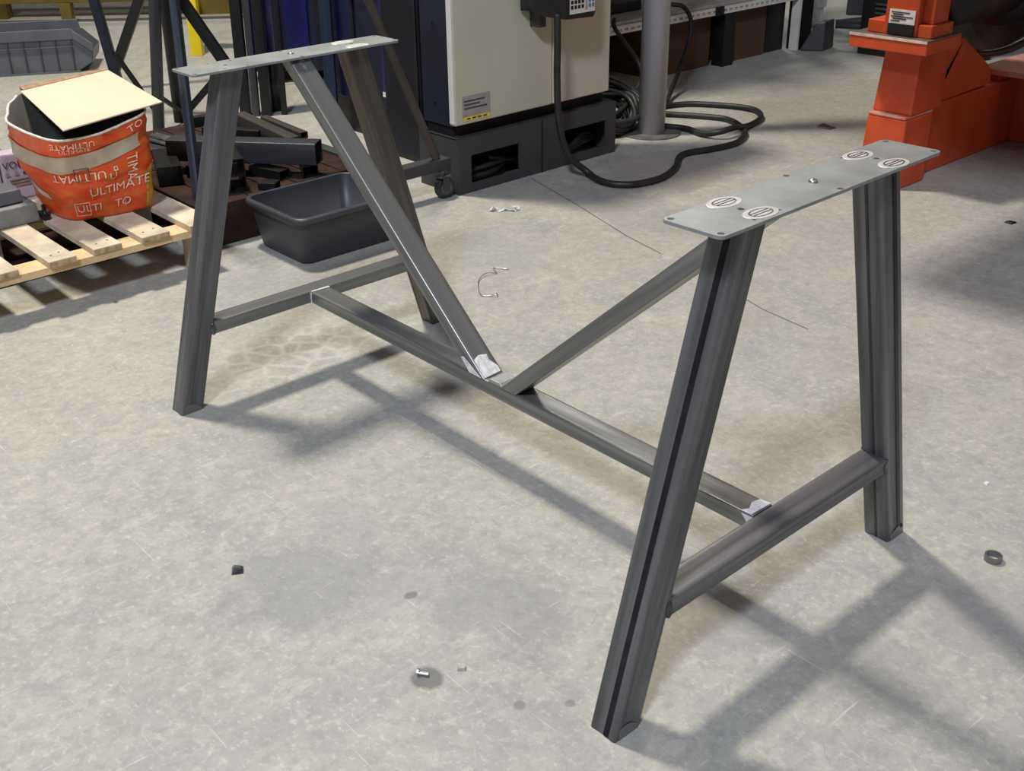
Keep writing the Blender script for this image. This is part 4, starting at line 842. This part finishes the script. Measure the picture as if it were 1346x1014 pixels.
MB().add(inn[0]+inn[1], [(i, (i+1) % k, k+(i+1) % k, k+i) for i in range(k)]+[tuple(range(k, 2*k))]).build('tub_lining', 'tote', tt, True)
rim0 = rr3(-1.490, -1.164, .284, .676, .044, .128); rim1 = rr3(-1.490, -1.164, .284, .676, .044, .144); rim2 = rr3(-1.486, -1.168, .288, .672, .041, .149); rim3 = rr3(-1.474, -1.180, .300, .660, .033, .149); rim4 = rr3(-1.474, -1.180, .300, .660, .033, .128)
vs = rim0+rim1+rim2+rim3+rim4
MB().add(vs, [(j*k+i, j*k+(i+1) % k, ((j+1) % 5)*k+(i+1) % k, ((j+1) % 5)*k+i) for j in range(5) for i in range(k)]).build('rim', 'tote', tt, True)

# ------------------------------------------------------------------ small things on the floor
def nut(x, y):
    b = MB(); n = 24; R1, R2, h = .0145, .0115, .011
    vs = []
    for r_, z in ((R1, 0), (R1, h), (R2, h), (R2, 0)): vs += [(x+r_*math.cos(2*math.pi*i/n), y+r_*math.sin(2*math.pi*i/n), z) for i in range(n)]
    b.add(vs, [(j*n+i, j*n+(i+1) % n, ((j+1) % 4)*n+(i+1) % n, ((j+1) % 4)*n+i) for j in range(4) for i in range(n)])
    return b.build('steel_ring', 'steel_mid')
tag(nut(.812, .408), 'short steel ring lying on the floor at the right of the frame', 'ring')
tag(MB().hexa([(-.060, -.566, 0), (-.040, -.578, 0), (-.030, -.560, 0), (-.048, -.550, 0)], [(-.058, -.562, .004), (-.042, -.570, .012), (-.034, -.560, .010), (-.048, -.554, .004)]).build('metal_chip', 'weld'), 'small dark bent metal chip on the floor left of the middle', 'metal chip')
bo = thing('bolt', 'small bright screw in a dark stain on the floor in the foreground', 'screw', (.378, -.488, 0))
MB().cyl((.372, -.490, .003), (.384, -.482, .003), .003, 10).build('shank', 'silver', bo); MB().cyl((.369, -.492, .005), (.372, -.490, .005), .005, 6).build('head', 'silver', bo)
tag(MB().hexa([(.398, -.437, 0), (.405, -.444, 0), (.415, -.434, 0), (.408, -.427, 0)], [(.400, -.437, .004), (.405, -.441, .005), (.412, -.434, .004), (.408, -.430, .004)]).build('pebble', 'floor'), 'pale chip on the floor above the screw', 'pebble')
tag(MB().hexa([(-1.06, 2.655, 0), (-1.00, 2.655, 0), (-.995, 2.70, 0), (-1.06, 2.70, 0)], [(-1.055, 2.66, .006), (-1.00, 2.657, .004), (-1.0, 2.69, .004), (-1.055, 2.69, .012)]).build('scrap_tag', 'steel_brown'), 'flat scrap tag on the far floor before the orange stand', 'scrap')
tag(MB().hexa([(.683, .626, 0), (.692, .624, 0), (.694, .633, 0), (.685, .635, 0)], [(.684, .627, .003), (.691, .626, .004), (.692, .632, .003), (.686, .633, .003)]).build('plastic_crumb', 'stickerwhite'), 'white crumb on the floor at the right', 'crumb')
tag(MB().hexa([(.005, 2.075, 0), (.03, 2.07, 0), (.035, 2.10, 0), (.01, 2.10, 0)], [(.008, 2.078, .005), (.028, 2.075, .007), (.03, 2.095, .005), (.013, 2.096, .004)]).build('metal_chip', 'black'), 'black chip in the large shadow at the right edge', 'metal chip')
fm = thing('film_scrap', 'crumpled clear plastic film scrap on the floor before the control cabinet', 'plastic scrap', (-1.17, 1.06, 0))
random.seed(11)
for k in range(5):
    x = -1.19+.012*k+random.uniform(-.006, .006); y = 1.03+.014*k
    pts = [(x+random.uniform(-.02, .02), y+random.uniform(-.018, .018), z) for z in (0, .008, .002, .018, .012, .0)]
    MB().add(pts, [(0, 1, 2), (1, 3, 2), (2, 3, 4), (3, 5, 4), (0, 2, 4)]).build('crumple', 'film', fm)
wr = MB().sweep(catmull([(-.765, .715, .002), (-.800, .690, .003), (-.765, .668, .004), (-.775, .640, .008), (-.76, .600, .004), (-.715, .560, .002), (-.675, .535, .002), (-.655, .548, .003), (-.64, .560, .008), (-.66, .575, .002)], 6), .0014, 6).build('wire_snip', 'wire', None, True)
tag(wr, 'thin curled wire snippet on the floor between the braces', 'wire')
for x, y, l_ in ((-.82, .19, 'tiny black crumb on the floor below the tote'), (-1.25, 1.52, 'rust flake on the floor before the plinth')):
    tag(MB().hexa([(x, y, 0), (x+.018, y-.006, 0), (x+.02, y+.01, 0), (x+.004, y+.012, 0)], [(x+.002, y, .004), (x+.015, y-.003, .005), (x+.016, y+.007, .004), (x+.006, y+.009, .003)]).build('crumb', 'brown' if x < -1 else 'black'), l_, 'crumb')
